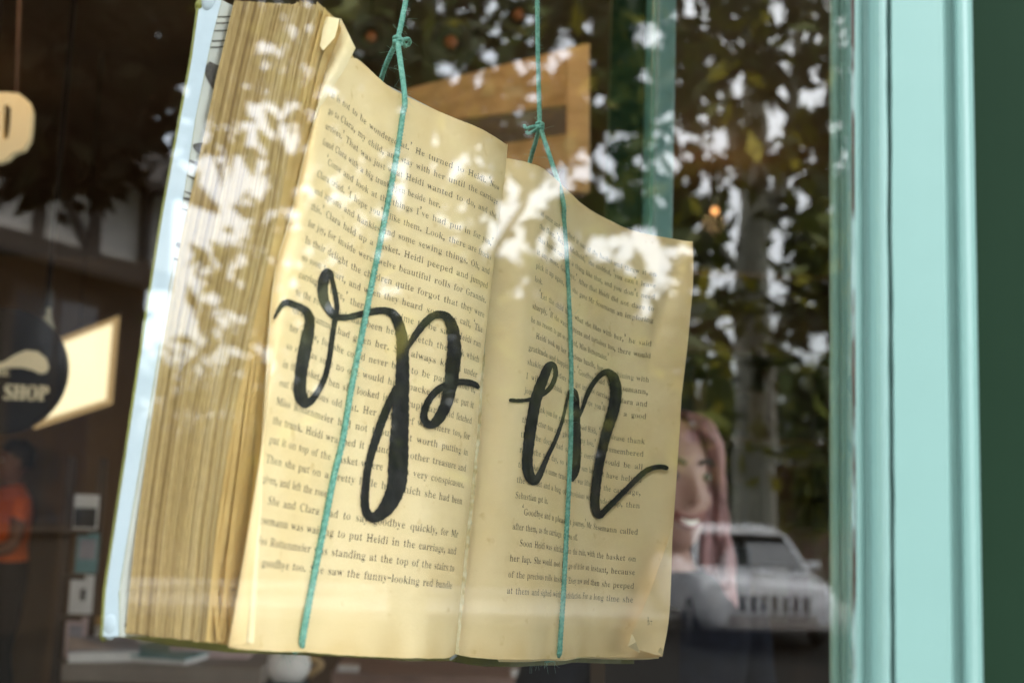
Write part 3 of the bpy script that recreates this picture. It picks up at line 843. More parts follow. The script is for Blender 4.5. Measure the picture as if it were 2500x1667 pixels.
    'P': (209, [[5,0,5,2,7,2,9,3,10,3,10,5,11,7,11,9,11,41,11,43,10,45,10,46,9,47,7,47,5,48,5,50,23,50,29,49,30,49,33,48,36,47,38,45,39,43,40,41,41,39,41,36,41,32,40,29,37,26,33,24,28,23,26,22,17,22,17,9,17,7,17,5,18,3,19,3,21,2,23,2,23,0], [17,25,22,25,28,25,31,26,32,27,34,30,35,32,35,36,35,39,34,42,33,44,31,46,29,47,23,47,18,46,17,43]]),
    'R': (236, [[5,0,5,2,7,2,9,3,10,3,10,5,11,7,11,9,11,41,11,43,10,45,10,46,9,47,7,47,5,48,5,50,23,50,30,49,32,48,37,46,40,44,42,40,42,36,41,31,38,27,31,24,44,5,46,3,49,2,49,0,40,0,25,23,17,23,17,9,17,7,17,5,18,3,19,3,21,2,23,2,23,0], [17,25,22,25,28,26,31,27,33,28,35,30,36,33,36,37,35,42,32,46,24,47,23,47,18,47,17,46,17,45,17,44,17,42]]),
    'S': (195, [[6,-1,6,17,7,12,9,8,11,5,13,3,15,2,21,2,26,2,28,3,30,4,31,6,32,8,32,10,32,13,30,15,28,17,21,21,17,23,14,25,12,27,10,30,9,33,7,36,8,39,8,42,9,44,10,46,12,47,15,49,18,50,17,50,20,51,25,50,31,49,32,48,33,48,34,48,35,49,35,51,35,35,36,35,35,37,34,40,33,42,32,44,30,45,29,47,28,48,26,48,21,48,17,48,15,47,14,46,13,45,12,43,11,41,12,40,12,38,13,37,14,35,15,34,17,33,24,30,27,28,29,27,31,25,33,24,34,22,35,20,35,19,36,17,36,14,37,12,36,9,35,6,33,4,31,2,28,1,24,0,24,-1,21,-1,17,-1,17,0,14,1,9,1,7,1,6,-1]]),
    'T': (212, [[13,0,13,2,16,2,17,3,19,3,19,5,20,6,20,9,20,47,16,47,10,47,8,46,6,44,4,41,3,38,3,35,2,35,2,50,43,50,43,34,41,42,38,46,29,47,26,47,26,9,26,6,26,5,27,3,28,3,33,2,32,2,32,0]]),
    'W': (306, [[21,-1,6,43,5,47,4,47,3,47,2,48,2,50,16,50,16,48,13,47,12,45,13,40,24,17,35,38,34,43,33,45,33,46,32,47,31,47,27,47,28,48,28,50,45,50,45,48,42,47,40,46,40,45,40,42,52,18,60,40,61,44,61,45,60,46,60,47,58,48,58,50,65,50,65,48,64,47,64,46,62,41,48,-1,50,-1,34,33,17,-1]]),
    '0': (188, [[20,-1,19,0,16,1,13,3,10,5,8,8,7,12,6,16,5,21,5,26,5,31,6,36,7,40,8,44,10,47,13,50,16,51,19,52,20,53,22,52,25,51,28,50,31,47,33,44,34,40,35,36,35,31,36,26,35,21,35,16,34,12,33,8,31,5,27,3,25,1,22,0], [20,4,25,5,27,7,28,10,29,14,30,20,30,26,30,33,29,38,28,42,27,45,25,47,20,48,16,47,14,45,13,42,12,38,11,33,11,26,11,20,12,14,13,10,14,7,16,5]]),
    '1': (188, [[10,0,10,4,13,4,17,4,18,4,19,5,19,6,19,7,19,9,17,45,9,40,9,38,8,38,7,38,6,39,6,40,6,42,6,43,11,45,13,46,15,47,17,49,22,52,25,52,25,9,26,5,26,4,27,4,31,4,34,4,34,0]]),
    '2': (188, [[6,0,6,8,15,18,18,22,20,24,22,27,24,29,25,31,26,33,27,36,27,38,27,40,27,43,27,45,26,47,25,48,23,48,19,48,14,48,12,47,11,45,11,43,11,40,12,36,10,36,9,37,7,37,6,39,5,41,5,43,5,45,6,46,7,48,9,49,11,50,13,52,16,52,16,53,19,53,21,52,25,51,28,50,31,47,33,44,33,41,33,39,33,37,32,36,32,34,31,32,29,30,28,28,26,26,24,24,15,15,8,8,27,8,30,8,31,9,32,9,33,10,33,12,34,13,34,15,34,0]]),
    '3': (188, [[18,-1,14,-1,15,0,12,0,10,2,8,3,7,4,5,5,4,7,4,8,4,10,4,11,5,12,6,13,7,13,8,14,7,11,8,8,9,7,10,5,12,5,17,4,19,5,23,5,25,5,26,6,27,7,28,9,28,10,29,13,29,15,29,18,28,20,26,22,24,23,22,24,15,25,14,25,14,29,15,29,20,30,23,30,25,32,26,34,27,37,27,40,27,42,27,44,26,46,25,47,23,48,18,48,14,48,13,48,12,47,11,46,11,44,10,43,12,37,9,37,8,38,7,39,6,40,5,42,5,43,6,46,7,48,10,50,13,52,14,53,19,53,24,53,24,52,28,50,31,47,32,45,33,41,33,38,32,35,30,33,28,31,25,29,21,28,23,27,25,27,27,26,29,25,31,23,33,22,34,20,35,18,35,15,35,12,34,10,33,8,32,6,30,4,28,3,26,2,24,1,22,0,23,0,20,-1]]),
    '4': (188, [[16,0,16,4,15,4,17,4,22,4,23,5,23,6,23,7,24,9,24,13,4,13,4,18,23,52,29,52,29,18,36,18,36,13,29,13,29,9,29,7,30,6,30,5,32,4,36,4,38,4,35,4,35,0], [5,18,24,18,24,31,24,38,22,45,20,43,18,40,16,37,15,35]]),
    '5': (188, [[18,-1,15,-1,15,0,12,1,10,2,9,3,7,4,6,5,5,7,5,8,5,10,5,11,6,12,7,13,8,13,9,13,8,9,8,8,9,7,10,6,11,5,12,5,17,4,18,5,23,5,24,5,25,6,26,8,27,9,28,11,28,13,28,16,28,19,27,22,26,24,24,26,22,27,16,27,10,27,8,26,6,27,8,52,31,52,32,39,31,41,30,43,28,44,10,44,10,31,14,31,18,32,20,31,25,30,28,28,32,25,34,21,34,16,34,13,33,10,33,8,31,6,30,4,27,3,25,2,23,1,21,0,22,0,20,-1]]),
    '6': (188, [[21,-1,20,0,18,0,15,2,12,4,10,7,8,10,7,14,6,19,7,24,7,28,6,32,7,35,8,39,9,42,10,45,12,47,15,49,18,51,21,52,21,53,24,53,27,53,27,52,28,52,30,51,32,50,33,49,34,48,35,46,35,45,35,43,34,42,33,41,32,40,31,39,28,39,30,43,29,47,28,48,27,48,23,48,19,48,16,46,14,43,13,40,12,35,13,29,21,31,22,32,21,32,24,32,25,32,28,30,32,28,34,25,35,21,36,17,35,12,34,8,32,4,27,2,23,0], [22,4,26,4,27,5,28,7,29,9,30,12,30,16,30,20,29,23,28,25,27,26,26,27,21,28,16,27,15,27,14,26,11,24,11,18,12,13,13,9,15,6,17,5]]),
    '7': (188, [[13,0,33,44,12,44,9,44,7,43,7,40,7,37,7,52,35,52,35,48,17,0]]),
    '8': (188, [[20,-1,16,0,13,1,11,3,8,4,7,6,5,8,5,11,5,13,5,16,6,19,8,21,10,23,13,25,16,26,13,28,11,30,9,32,8,34,7,37,6,40,7,42,7,44,8,46,9,48,12,50,14,51,17,52,17,53,21,53,22,52,26,51,30,49,32,47,34,43,34,40,34,37,33,35,32,33,30,32,26,30,23,28,27,26,30,24,33,22,35,19,36,17,36,14,36,10,34,6,31,3,27,1,22,0], [22,31,26,32,27,33,28,34,29,36,29,38,29,40,29,44,28,45,27,47,25,48,24,48,20,49,16,48,15,48,13,46,12,45,12,43,12,40,12,38,13,36,13,35,15,33,17,32], [20,3,25,4,27,5,29,6,30,8,31,10,31,13,31,15,30,17,29,18,27,20,25,22,18,23,14,22,13,21,11,19,10,18,10,15,10,13,10,10,11,8,12,6,13,5,15,4]]),
    '9': (188, [[17,-1,14,-1,15,0,13,0,11,1,10,2,8,3,7,5,6,6,6,8,7,10,8,12,8,10,9,8,10,6,11,5,13,4,17,4,25,6,28,13,27,25,23,24,21,23,20,22,19,21,19,20,17,20,16,20,13,22,10,24,7,27,6,31,5,35,5,38,6,42,7,44,8,47,11,49,14,51,16,52,16,53,19,53,20,53,23,52,25,50,29,48,31,46,33,42,34,38,35,34,34,28,34,24,35,21,34,17,33,14,32,11,30,8,29,5,26,3,23,2,20,0], [20,25,25,25,26,26,27,27,28,28,29,29,30,30,29,36,29,40,27,44,26,46,24,47,20,48,15,48,14,47,12,45,12,42,11,39,11,36,11,30,13,27]]),
}
FONT = {}
for ch, (adv, outl) in GLYPHS.items():
    FONT[ch] = (adv / 500.0, [np.array(o, float).reshape(-1, 2) * 4.6 / 500.0 for o in outl])
DOT = np.array([(0.03 + 0.055 * (1 + math.cos(t)), 0.045 + 0.055 * math.sin(t)) for t in np.linspace(0, 6.283, 9)[:-1]])
COMMA = np.array([(0.03, 0.09), (0.08, 0.105), (0.135, 0.08), (0.145, 0.02), (0.11, -0.07), (0.04, -0.14), (0.03, -0.12), (0.08, -0.05), (0.085, 0.0), (0.045, 0.01)])
FONT['.'] = (0.20, [DOT])
FONT[','] = (0.20, [COMMA])
FONT['\u2019'] = (0.19, [COMMA + [0, 0.58]])
FONT['\u2018'] = (0.19, [np.array([0.17, 0.50]) - (COMMA - [0, 0.09]) + [0, 0.02]])
FONT['-'] = (0.27, [np.array([(0.02, 0.2), (0.25, 0.2), (0.25, 0.255), (0.02, 0.255)])])


def fill_rows(cs, step=0.026):                # an outline as a stack of thin slanted strips
    ed = []
    for c in cs:
        for i in range(len(c)):
            ed.append((c[i], c[(i + 1) % len(c)]))
    ys = [q[1] for c in cs for q in c]
    y, top = min(ys), max(ys)
    V_, T_ = [], []
    while y < top - 1e-6:
        y1 = min(y + step, top)
        ym = 0.5 * (y + y1)
        hits = []
        for a, b in ed:
            if (a[1] > ym) != (b[1] > ym):
                k = (b[0] - a[0]) / (b[1] - a[1])
                k = max(-1.2, min(1.2, k))
                hits.append((a[0] + (ym - a[1]) / (b[1] - a[1]) * (b[0] - a[0]), k, 1 if b[1] > a[1] else -1))
        hits.sort()
        wnd, st = 0, None
        for x, k, s in hits:
            if wnd == 0:
                st = (x, k)
            wnd += s
            if wnd == 0:
                h = 0.5 * (y1 - y)
                q = len(V_)
                V_ += [(st[0] - st[1] * h, y), (x - k * h, y), (x + k * h, y1), (st[0] + st[1] * h, y1)]
                T_.append((q, q + 1, q + 2, q + 3))
        y = y1
    return np.array(V_), T_


TRI = {}
for ch, (wd, cs) in FONT.items():
    V_, T_ = fill_rows(cs)
    TRI[ch] = (wd, V_, T_)

LINES_L = ["It is not to be wondered at.\u2019 He turned to Heidi. \u2018Now", "go to Clara, my child, and stay with her until the carriage",
           "arrives.\u2019 That was just what Heidi wanted to do, and she", "found Clara with a big trunk open beside her.|",
           ">\u2018Come and look at the things I\u2019ve had put in for you,\u2019", "Clara cried. \u2018I hope you\u2019ll like them. Look, there are frocks",
           "and aprons and hankies and some sewing things. Oh, and", "this!\u2019 Clara held up a basket. Heidi peeped and jumped".replace('!', '.'),
           "for joy, for inside were twelve beautiful rolls for Grannie.", "In their delight the children quite forgot that they were",
           "so soon to part, and when they heard someone call, \u2018The", "carriage is here,\u2019 there was no time to be sad. Heidi ran",
           "to the room which had been hers to fetch the book which", "Grandmamma had given her. She always kept it under",
           "her pillow, for she could never bear to be parted from it,", "so she was sure no one would have packed it. She put it",
           "in the basket. Then she looked in the cupboard and fetched", "out her precious old hat. Her red scarf was there too, for",
           "Miss Rottenmeier had not thought it worth putting in", "the trunk. Heidi wrapped it round her other treasure and",
           "put it on top of the basket where it was very conspicuous.", "Then she put on a pretty little hat which she had been",
           "given, and left the room.|", ">She and Clara had to say goodbye quickly, for Mr", "Sesemann was waiting to put Heidi in the carriage, and",
           "Miss Rottenmeier was standing at the top of the stairs to", "say goodbye too. She saw the funny-looking red bundle"]
LINES_R = ["at once and snatched it out of the basket and threw it on", "the floor. \u2018Really, Adelheid,\u2019 she scolded, \u2018you can\u2019t leave",
           "this house carrying a thing like that, and you don\u2019t need", "it any more. Goodbye.\u2019 After that Heidi did not dare to",
           "pick it up again, but she gave Mr Sesemann an imploring", "look.|", ">\u2018Let the child have what she likes with her,\u2019 he said",
           "sharply. \u2018If she wants kittens and tortoises too, there would", "be no reason to get so excited, Miss Rottenmeier.\u2019|",
           ">Heidi took up her precious bundle, her eyes shining with", "gratitude and happiness. \u2018Goodbye,\u2019 said Mr Sesemann,",
           "shaking hands before she got into the carriage, \u2018Clara and", "I will often think of you. I hope you\u2019ll have a good", "journey.\u2019|",
           ">\u2018Thank you for everything,\u2019 said Heidi, \u2018and please thank", "the doctor too and give him my love.\u2019 She remembered",
           "that the doctor had said that everything would be all", "right the next day, so she was sure he must have helped",
           "to make this come true. She was lifted into the carriage,", "the basket and a bag of provisions were handed up, then", "Sebastian got in.|",
           ">\u2018Goodbye and a pleasant journey,\u2019 Mr Sesemann called", "after them, as the carriage drove off.|",
           ">Soon Heidi was sitting in the train, with the basket on", "her lap. She would not let go of it for an instant, because",
           "of the precious rolls inside. Every now and then she peeped", "at them and sighed with satisfaction. For a long time she"]
EM, XS = 0.0052, 0.93


def set_text(pg, lines, parent):
    V_, F_ = [], []
    uu, vv = [], []
    n = 0
    for i, raw in enumerate(lines):
        indent = raw.startswith('>')
        last = raw.endswith('|')
        t = raw.strip('>|')
        x0 = 0.0045 if indent else 0.0
        words = t.split(' ')
        ww = [sum(TRI[c][0] for c in w) * EM * XS for w in words]
        gap = 0.23 * EM
        if not last:
            room = BLOCK_W - x0
            k = room / (sum(ww) + gap * 1.05 * (len(words) - 1))
            k = min(max(k, 0.80), 1.16)
            gap = (room - sum(ww) * k) / max(1, len(words) - 1)
        else:
            k = 0.95
        x = x0
        for w in words:
            for c in w:
                wd, gv, tri = TRI[c]
                uu.append((x + gv[:, 0] * EM * XS * k) / BLOCK_W)
                vv.append(i / 26.0 - gv[:, 1] * EM / 0.150)
                F_.extend([tuple(n + q for q in f) for f in tri])
                n += len(gv)
                x += wd * EM * XS * k
            x += gap
    P = pg(np.concatenate(uu), np.concatenate(vv)) * (1 - 0.00045)
    return mk('printed_text', W(P), F_, M['ink'], parent)


set_text(left_page, LINES_L, pl)
set_text(right_page, LINES_R, pr)


# ---- brush lettering: centre lines with a pen width, laid on the paper
def brush(pg, strokes, parent, off=0.0009):
    mb = MB()
    r = np.random.default_rng(5)
    for k, st in enumerate(strokes):
        S = resample([(x, y, w) for x, y, w in st], 2.2)
        T = np.gradient(S[:, :2], axis=0)
        T /= np.linalg.norm(T, axis=1)[:, None] + 1e-9
        Nn = np.stack([-T[:, 1], T[:, 0]], 1)
        hw = S[:, 2:3] * 0.5 * (1 + 0.03 * np.sin(np.arange(len(S)) * 0.7)[:, None]) + r.normal(0, 0.22, (len(S), 1))
        cols = []
        for q in (-1, -0.5, 0, 0.5, 1):
            xy = S[:, :2] + Nn * hw * q
            u, v = pg.inv(xy[:, 0], xy[:, 1])
            P = pg(u, v)
            P = P * (1 - off - 0.0008 * k - 0.0006 * np.linspace(0, 1, len(S)))[:, None]
            cols.append(W(P))
        C_ = np.stack(cols, 1).reshape(-1, 3)
        fs = []
        for i in range(len(S) - 1):
            for j in range(4):
                a = i * 5 + j
                fs.append((a, a + 5, a + 6, a + 1))
        # rounded ends
        mb.raw(C_, fs)
        for e, sgn in ((0, -1), (len(S) - 1, 1)):
            c0 = S[e, :2]
            w_ = float(hw[e, 0])
            ang = np.linspace(-math.pi / 2, math.pi / 2, 9)
            xy = np.array([c0 + T[e] * sgn * w_ * math.cos(t) * 0.8 + Nn[e] * w_ * math.sin(t) for t in ang])
            u, v = pg.inv(xy[:, 0], xy[:, 1])
            P = pg(u, v) * (1 - off - 0.0008 * k - 0.00065)
            mb.raw(W(P), [tuple(range(9))])
    return mb.build('brush_lettering', M['marker'], parent)


def c1(l):
    return [(640 + x / 4.2, 600 + y / 4.2, w / 4.2) for x, y, w in l]


def c3(l):
    return [(1220 + x / 3.408, 840 + y / 3.408, w / 3.408) for x, y, w in l]


VP = c1([(122, 745, 16), (160, 672, 34), (205, 608, 48), (255, 582, 60), (330, 605, 62), (420, 645, 64), (468, 695, 78), (488, 775, 84), (472, 900, 102),
         (442, 1050, 112), (415, 1200, 110), (395, 1350, 106), (388, 1440, 108), (388, 1500, 110), (412, 1574, 108), (445, 1612, 84), (500, 1588, 66),
         (560, 1515, 55), (610, 1425, 50), (650, 1330, 50), (685, 1180, 47), (705, 1050, 46), (725, 900, 46), (748, 760, 46), (768, 650, 42), (762, 560, 42),
         (742, 450, 42), (718, 350, 42), (695, 290, 62), (668, 275, 76), (640, 325, 90), (622, 420, 92), (628, 520, 88), (660, 612, 78), (705, 680, 70),
         (745, 722, 62), (805, 735, 56), (880, 733, 55), (970, 712, 55), (1050, 692, 56), (1130, 678, 60), (1200, 665, 60), (1270, 667, 62),
         (1330, 690, 75), (1380, 750, 86), (1415, 850, 92), (1435, 950, 98), (1442, 1050, 104), (1442, 1150, 108), (1440, 1300, 118), (1434, 1450, 124),
         (1428, 1544, 132), (1420, 1694, 146), (1414, 1844, 152), (1405, 1994, 162), (1400, 2144, 170), (1394, 2294, 168), (1388, 2404, 164), (1368, 2494, 158),
         (1330, 2590, 148), (1280, 2675, 134), (1220, 2742, 112), (1150, 2782, 92), (1092, 2760, 82), (1060, 2694, 74), (1053, 2594, 74), (1060, 2494, 70),
         (1075, 2344, 66), (1092, 2244, 66), (1130, 2094, 70), (1172, 1964, 74), (1222, 1814, 74), (1285, 1654, 70), (1330, 1544, 58), (1365, 1450, 40)])
PB = c1([(1478, 1085, 26), (1530, 980, 50), (1590, 890, 62), (1660, 800, 66), (1740, 728, 66), (1820, 705, 68), (1885, 725, 76), (1930, 785, 92),
         (1958, 870, 106), (1970, 1000, 116), (1970, 1120, 124), (1955, 1230, 124), (1940, 1384, 116), (1920, 1494, 110), (1890, 1614, 104), (1850, 1704, 98),
         (1800, 1784, 92), (1740, 1832, 70), (1684, 1812, 68), (1658, 1744, 66), (1682, 1644, 64), (1722, 1564, 60), (1790, 1486, 62), (1870, 1436, 62),
         (1960, 1406, 62), (2050, 1394, 56), (2130, 1404, 56), (2190, 1426, 48), (2225, 1460, 28)])
TN = c3([(88, 465, 26), (150, 470, 28), (220, 466, 28), (280, 452, 30), (340, 428, 32), (400, 385, 36), (440, 330, 36), (464, 260, 34), (464, 205, 34),
         (440, 168, 42), (405, 190, 62), (366, 280, 74), (330, 370, 80), (300, 470, 82), (275, 600, 82), (255, 720, 84), (240, 850, 80), (230, 960, 78),
         (236, 1050, 80), (260, 1115, 74), (292, 1138, 58), (330, 1090, 50), (365, 1010, 40), (410, 910, 32), (450, 830, 30), (490, 730, 28),
         (520, 640, 25), (545, 540, 22), (567, 440, 22), (592, 385, 30), (612, 390, 48), (626, 440, 58), (635, 540, 56), (640, 640, 54), (642, 740, 58),
         (642, 840, 62), (640, 940, 62), (634, 1030, 60), (620, 1090, 48), (602, 1128, 28)])
NN = c3([(652, 625, 20), (690, 530, 26), (725, 430, 32), (770, 340, 36), (830, 265, 38), (888, 233, 50), (938, 268, 74), (962, 340, 84), (965, 440, 88),
         (945, 550, 86), (915, 650, 82), (885, 750, 76), (860, 850, 72), (835, 960, 70), (815, 1080, 68), (800, 1200, 68), (792, 1300, 68), (800, 1375, 64),
         (825, 1425, 52), (862, 1398, 46), (920, 1340, 44), (990, 1270, 42), (1070, 1190, 40), (1150, 1110, 42), (1220, 1052, 40), (1290, 1024, 36),
         (1350, 1020, 36), (1392, 1030, 34)])
brush(left_page, [[(x, y, w * 1.2) for x, y, w in s_] for s_ in (VP, PB)], pl)
brush(right_page, [[(x, y, w * 1.15) for x, y, w in s_] for s_ in (TN, NN)], pr)

# torn stub standing along the fold
mb = MB()
r = np.random.default_rng(12)
vs = np.linspace(0.22, VB, 150)
a = left_page(np.full(150, 1.072), vs)
h_ = 0.0007 + 0.0005 * np.abs(np.cumsum(r.normal(0, 0.35, 150)) % 2 - 1) + r.uniform(0, 0.0003, 150)
h_ *= smooth01(vs, 0.22, 0.5)
b1 = a * (1 - 0.004) + np.stack([np.full(150, -0.0002), np.zeros(150), np.zeros(150)], 1)
b2 = b1 + np.stack([h_, np.zeros(150), np.zeros(150)], 1)
q = np.stack([W(b1), W(b2)], 1).reshape(-1, 3)
mb.raw(q, [(2 * i, 2 * i + 2, 2 * i + 3, 2 * i + 1) for i in range(149)]).build('torn_stub', M['torn'], book)

# ---- the thick left half: fore-edge of many leaves, loose leaves, cover
BLK0 = poly_s([(571, 2), (529, 179), (491, 357), (443, 574), (396, 841), (361, 1080), (330, 1300), (305, 1545)])
BLK1 = poly_s([(775, 14), (741, 150), (706, 330), (672, 540), (612, 800), (560, 1040), (524, 1300), (500, 1566)])
SPINE = left_page


def spine_pt(s, back):
    g = left_page(np.full(len(s), 1.075), VT + s * (VB - VT))
    return g + np.array([0.0, 0.0, 1.0]) * back


def leaf_strip(sv, x, y, Z, back, thick, t, width=0.045):
    P = np.stack([(x - CX) / F * Z, (y - CY) / F * Z, Z], 1)
    d = spine_pt(sv, back) - P
    d /= np.linalg.norm(d, axis=1)[:, None]
    vv_ = VT + sv * (VB - VT)
    d2 = left_page(np.full(len(sv), 0.30), vv_) - left_page(np.full(len(sv), 0.0), vv_)
    d2 /= np.linalg.norm(d2, axis=1)[:, None]
    d = d * (1 - t) + d2 * t
    d /= np.linalg.norm(d, axis=1)[:, None]
    up = np.gradient(P, axis=0)
    up /= np.linalg.norm(up, axis=1)[:, None]
    nrm = np.cross(d, up)
    if nrm[0][0] < 0:
        nrm = -nrm
    a = P - nrm * thick * 0.5
    b = P + nrm * thick * 0.5
    return W(a), W(b), W(a + d * width), W(b + d * width)


NS = 44
sv = np.linspace(0, 1, NS)
x0, y0 = BLK0(sv)
x1, y1 = BLK1(sv)
r = np.random.default_rng(21)
NLEAF = 96
tone = 0.5
drift = 0.0
lv, lq, lt = [], [], []
phase = r.uniform(0, 6.3, 3)
for k in range(NLEAF):
    t = (k + 0.5) / NLEAF
    wav = (0.010 * np.sin(sv * 7 + t * 9 + phase[0]) + 0.006 * np.sin(sv * 16 + t * 21 + phase[1])) * smooth01(sv, 0.35, 1.0) * math.sin(math.pi * t)
    tt = np.clip(t + wav + r.normal(0, 0.0015), 0, 1)
    x = x0 + (x1 - x0) * tt
    y = y0 + (y1 - y0) * tt + r.normal(0, 1.0) + (r.normal(0, 6) if t > 0.75 else 0) * np.where(sv < 0.02, 1, 0)
    drift = 0.5 * drift + r.normal(0, 0.00014)
    Z = 0.361 - 0.0575 * sv + drift + (r.normal(0, 0.00022) if r.random() < 0.8 else r.uniform(0.0006, 0.0013)) + 0.0012 * t
    thick = 0.00021 + r.uniform(-0.00008, 0.00006)
    A, B_, C_, D_ = leaf_strip(sv, x, y, Z, 0.02 * (1 - t), thick, t, 0.045 if t < 0.5 else 0.014)
    b = len(lv)
    lv.extend(A.tolist() + B_.tolist() + C_.tolist() + D_.tolist())
    tone = 0.5 * tone + 0.5 * r.normal(0.5, 0.16)
    base = float(np.clip(tone + r.normal(0, 0.24), 0, 1))
    for i in range(NS - 1):
        lq.append((b + i, b + i + 1, b + NS + i + 1, b + NS + i))
        lq.append((b + i, b + 2 * NS + i, b + 2 * NS + i + 1, b + i + 1))
        lq.append((b + NS + i, b + NS + i + 1, b + 3 * NS + i + 1, b + 3 * NS + i))
        lt.extend([base, base * 0.7 + 0.15, base * 0.7 + 0.15])
quads(lv, lq, M['edge'], 'page_block', book, lt)

# loose leaves between the block and the open page
RO_ = poly_s([(832, 44), (815, 94), (795, 143), (782, 204), (768, 285), (750, 335), (702, 541), (669, 641), (657, 734), (649, 841), (641, 1020),
              (636, 1100), (628, 1180), (612, 1300), (598, 1400), (581, 1562)])
sl_ = np.linspace(0, 1, 12)
LOOSE = []
rl = np.random.default_rng(40)
for k, tq_ in enumerate((0.10, 0.24, 0.38, 0.53, 0.68, 0.84)):
    xa_, ya_ = BLK1(sl_)
    xb2, yb2 = RO_(sl_)
    x = xa_ + (xb2 - xa_) * tq_ + rl.normal(0, 1.2) + 5 * np.sin(sl_ * 5 + k * 1.9)
    y = ya_ + (yb2 - ya_) * tq_ + np.where(sl_ < 0.01, rl.uniform(-4, 10), 0)
    if k in (1, 3, 4):                        # bottom corners curl back to the right
        x = x - 16 * np.exp(-((sl_ - 0.91) / 0.07) ** 2) + 12 * smooth01(sl_, 0.95, 1.0)
    LOOSE.append((list(zip(x, y)), 0.3622 + 0.0060 * tq_, 0.0085 - 0.0085 * tq_))
for pts, zt, back in LOOSE:
    f_ = poly_s(pts)
    x, y = f_(sv)
    Z = zt - 0.0575 * sv - 0.0032 * smooth01(sv, 0.6, 1.0)
    P = np.stack([(x - CX) / F * Z, (y - CY) / F * Z, Z], 1)
    vv_ = VT + 0.055 + sv * (VB - VT - 0.055)
    rows = []
    for q in np.linspace(0, 1.0, 12):
        base = left_page(np.full(NS, q * 1.05), vv_) * (1 + 0.010 + back * 1.2)
        base0 = left_page(np.zeros(NS), vv_) * (1 + 0.010 + back * 1.2)
        rows.append(W(base + (1 - q) ** 6 * (P - base0)))
    A = np.array(rows)
    fs = [((j) * NS + i, (j + 1) * NS + i, (j + 1) * NS + i + 1, j * NS + i + 1) for j in range(11) for i in range(NS - 1)]
    mk('loose_leaf', A.reshape(-1, 3), fs, M['leaf_old'], book, smooth=True)

# the outer margin of the open page rolls forward and away again
ROLL_OUT = poly_s([(832, 44), (815, 94), (795, 143), (782, 204), (768, 285), (750, 335), (702, 541), (669, 641), (657, 734), (649, 841), (641, 1020),
                   (636, 1100), (628, 1180), (612, 1300), (598, 1400), (581, 1562)])
NR = 90
sr = np.linspace(0, 1, NR)
Bd = left_page(np.full(NR, -0.13), VT + sr * (VB - VT))
x, y = ROLL_OUT(sr)
Zo = Bd[:, 2] + 0.0085
E_ = np.stack([(x - CX) / F * Zo, (y - CY) / F * Zo, Zo], 1)
rows = []
for q in np.linspace(0, 1, 9):
    m_ = Bd * (1 - q) + E_ * q
    m_ = m_ * (1 - 0.012 * math.sin(math.pi * q) * (0.5 + 0.5 * np.abs(2 * sr - 1)))[:, None]
    if q == 0:
        m_ = Bd
    rows.append(W(m_))
A = np.array(rows)
fs = [(j * NR + i, (j + 1) * NR + i, (j + 1) * NR + i + 1, j * NR + i + 1) for j in range(8) for i in range(NR - 1)]
mk('rolled_margin', A.reshape(-1, 3), fs, M['paper_back'], book, smooth=True)
# turned-down tip above it
tip = [wp(796, 40, 0.3655), wp(829, 46, 0.366), (wp(818, 92, 0.362)), wp(789, 124, 0.3605), wp(781, 112, 0.3625), wp(788, 70, 0.364)]
MB().raw(tip, [(0, 1, 2, 5), (2, 3, 4, 5)]).build('folded_tip', M['paper_back'], book, smooth=True)

# front cover board, seen along its edge, with the printed white endpaper behind it
CL = poly_s([(486, 0), (465, 153), (443, 268), (396, 520), (361, 741), (314, 1056), (256, 1440), (249, 1552)])
CR = poly_s([(541, 0), (516, 97), (478, 281), (436, 556), (389, 841), (350, 1080), (290, 1440), (291, 1553)])
xl, yl = CL(sv)
xr, yr = CR(sv)
Zc = 0.3595 - 0.0575 * sv
PL_ = np.stack([(xl - CX) / F * Zc, (yl - CY) / F * Zc, Zc], 1)
PR_ = np.stack([(xr - CX) / F * Zc, (yr - CY) / F * Zc, Zc], 1)
sp = spine_pt(sv, 0.030)
dd = sp - PL_
dd /= np.linalg.norm(dd, axis=1)[:, None]
BL_, BR_ = PL_ + dd * 0.112 - [0.004, 0, 0], PR_ + dd * 0.108
V_ = np.vstack([W(PL_), W(PR_), W(BR_), W(BL_)])
n = NS
fs, mi = [], []
for i in range(n - 1):
    for (a, b, m_) in ((0, n, 0), (n, 2 * n, 1), (2 * n, 3 * n, 2), (3 * n, 0, 2)):
        fs.append((a + i, a + i + 1, b + i + 1, b + i))
        mi.append(m_)
fs += [(0, n, 2 * n, 3 * n), (n - 1, 4 * n - 1, 3 * n - 1, 2 * n - 1)]
mi += [2, 2]
front = mk('cover_board', V_, fs, [M['board'], M['endpaper'], M['olive']], book, midx=mi)
front['label'] = 'pale worn cover board with white printed endpaper'
# olive binding showing as a thin line down both sides of the board edge, and the rubbed corners
mb = MB()
mb.tube(resample(W(PL_ * 1.001), 0.004), 0.00055, 6)
mb.tube(resample(W(PR_ * 1.001), 0.004), 0.00032, 6)
mb.build('binding_line', M['olive'], front)
for (x, y, Z, rr) in ((270, 1530, 0.3035, 0.0026), (508, 3, 0.3595, 0.0028)):
    MB().ball(wp(x, y, Z), rr * 0.75, rr * 0.5, rr * 1.3, 12, 8).build('rubbed_corner', M['board'], front, smooth=True)
for (x, y, Z, rr) in ((254, 1549, 0.304, 0.0013), (488, 16, 0.360, 0.0016)):
    MB().ball(wp(x, y, Z), rr, rr, rr * 1.4, 10, 7).build('frayed_binding', M['olive'], front, smooth=True)
# ink drawing on the endpaper, between the board edge and the pages


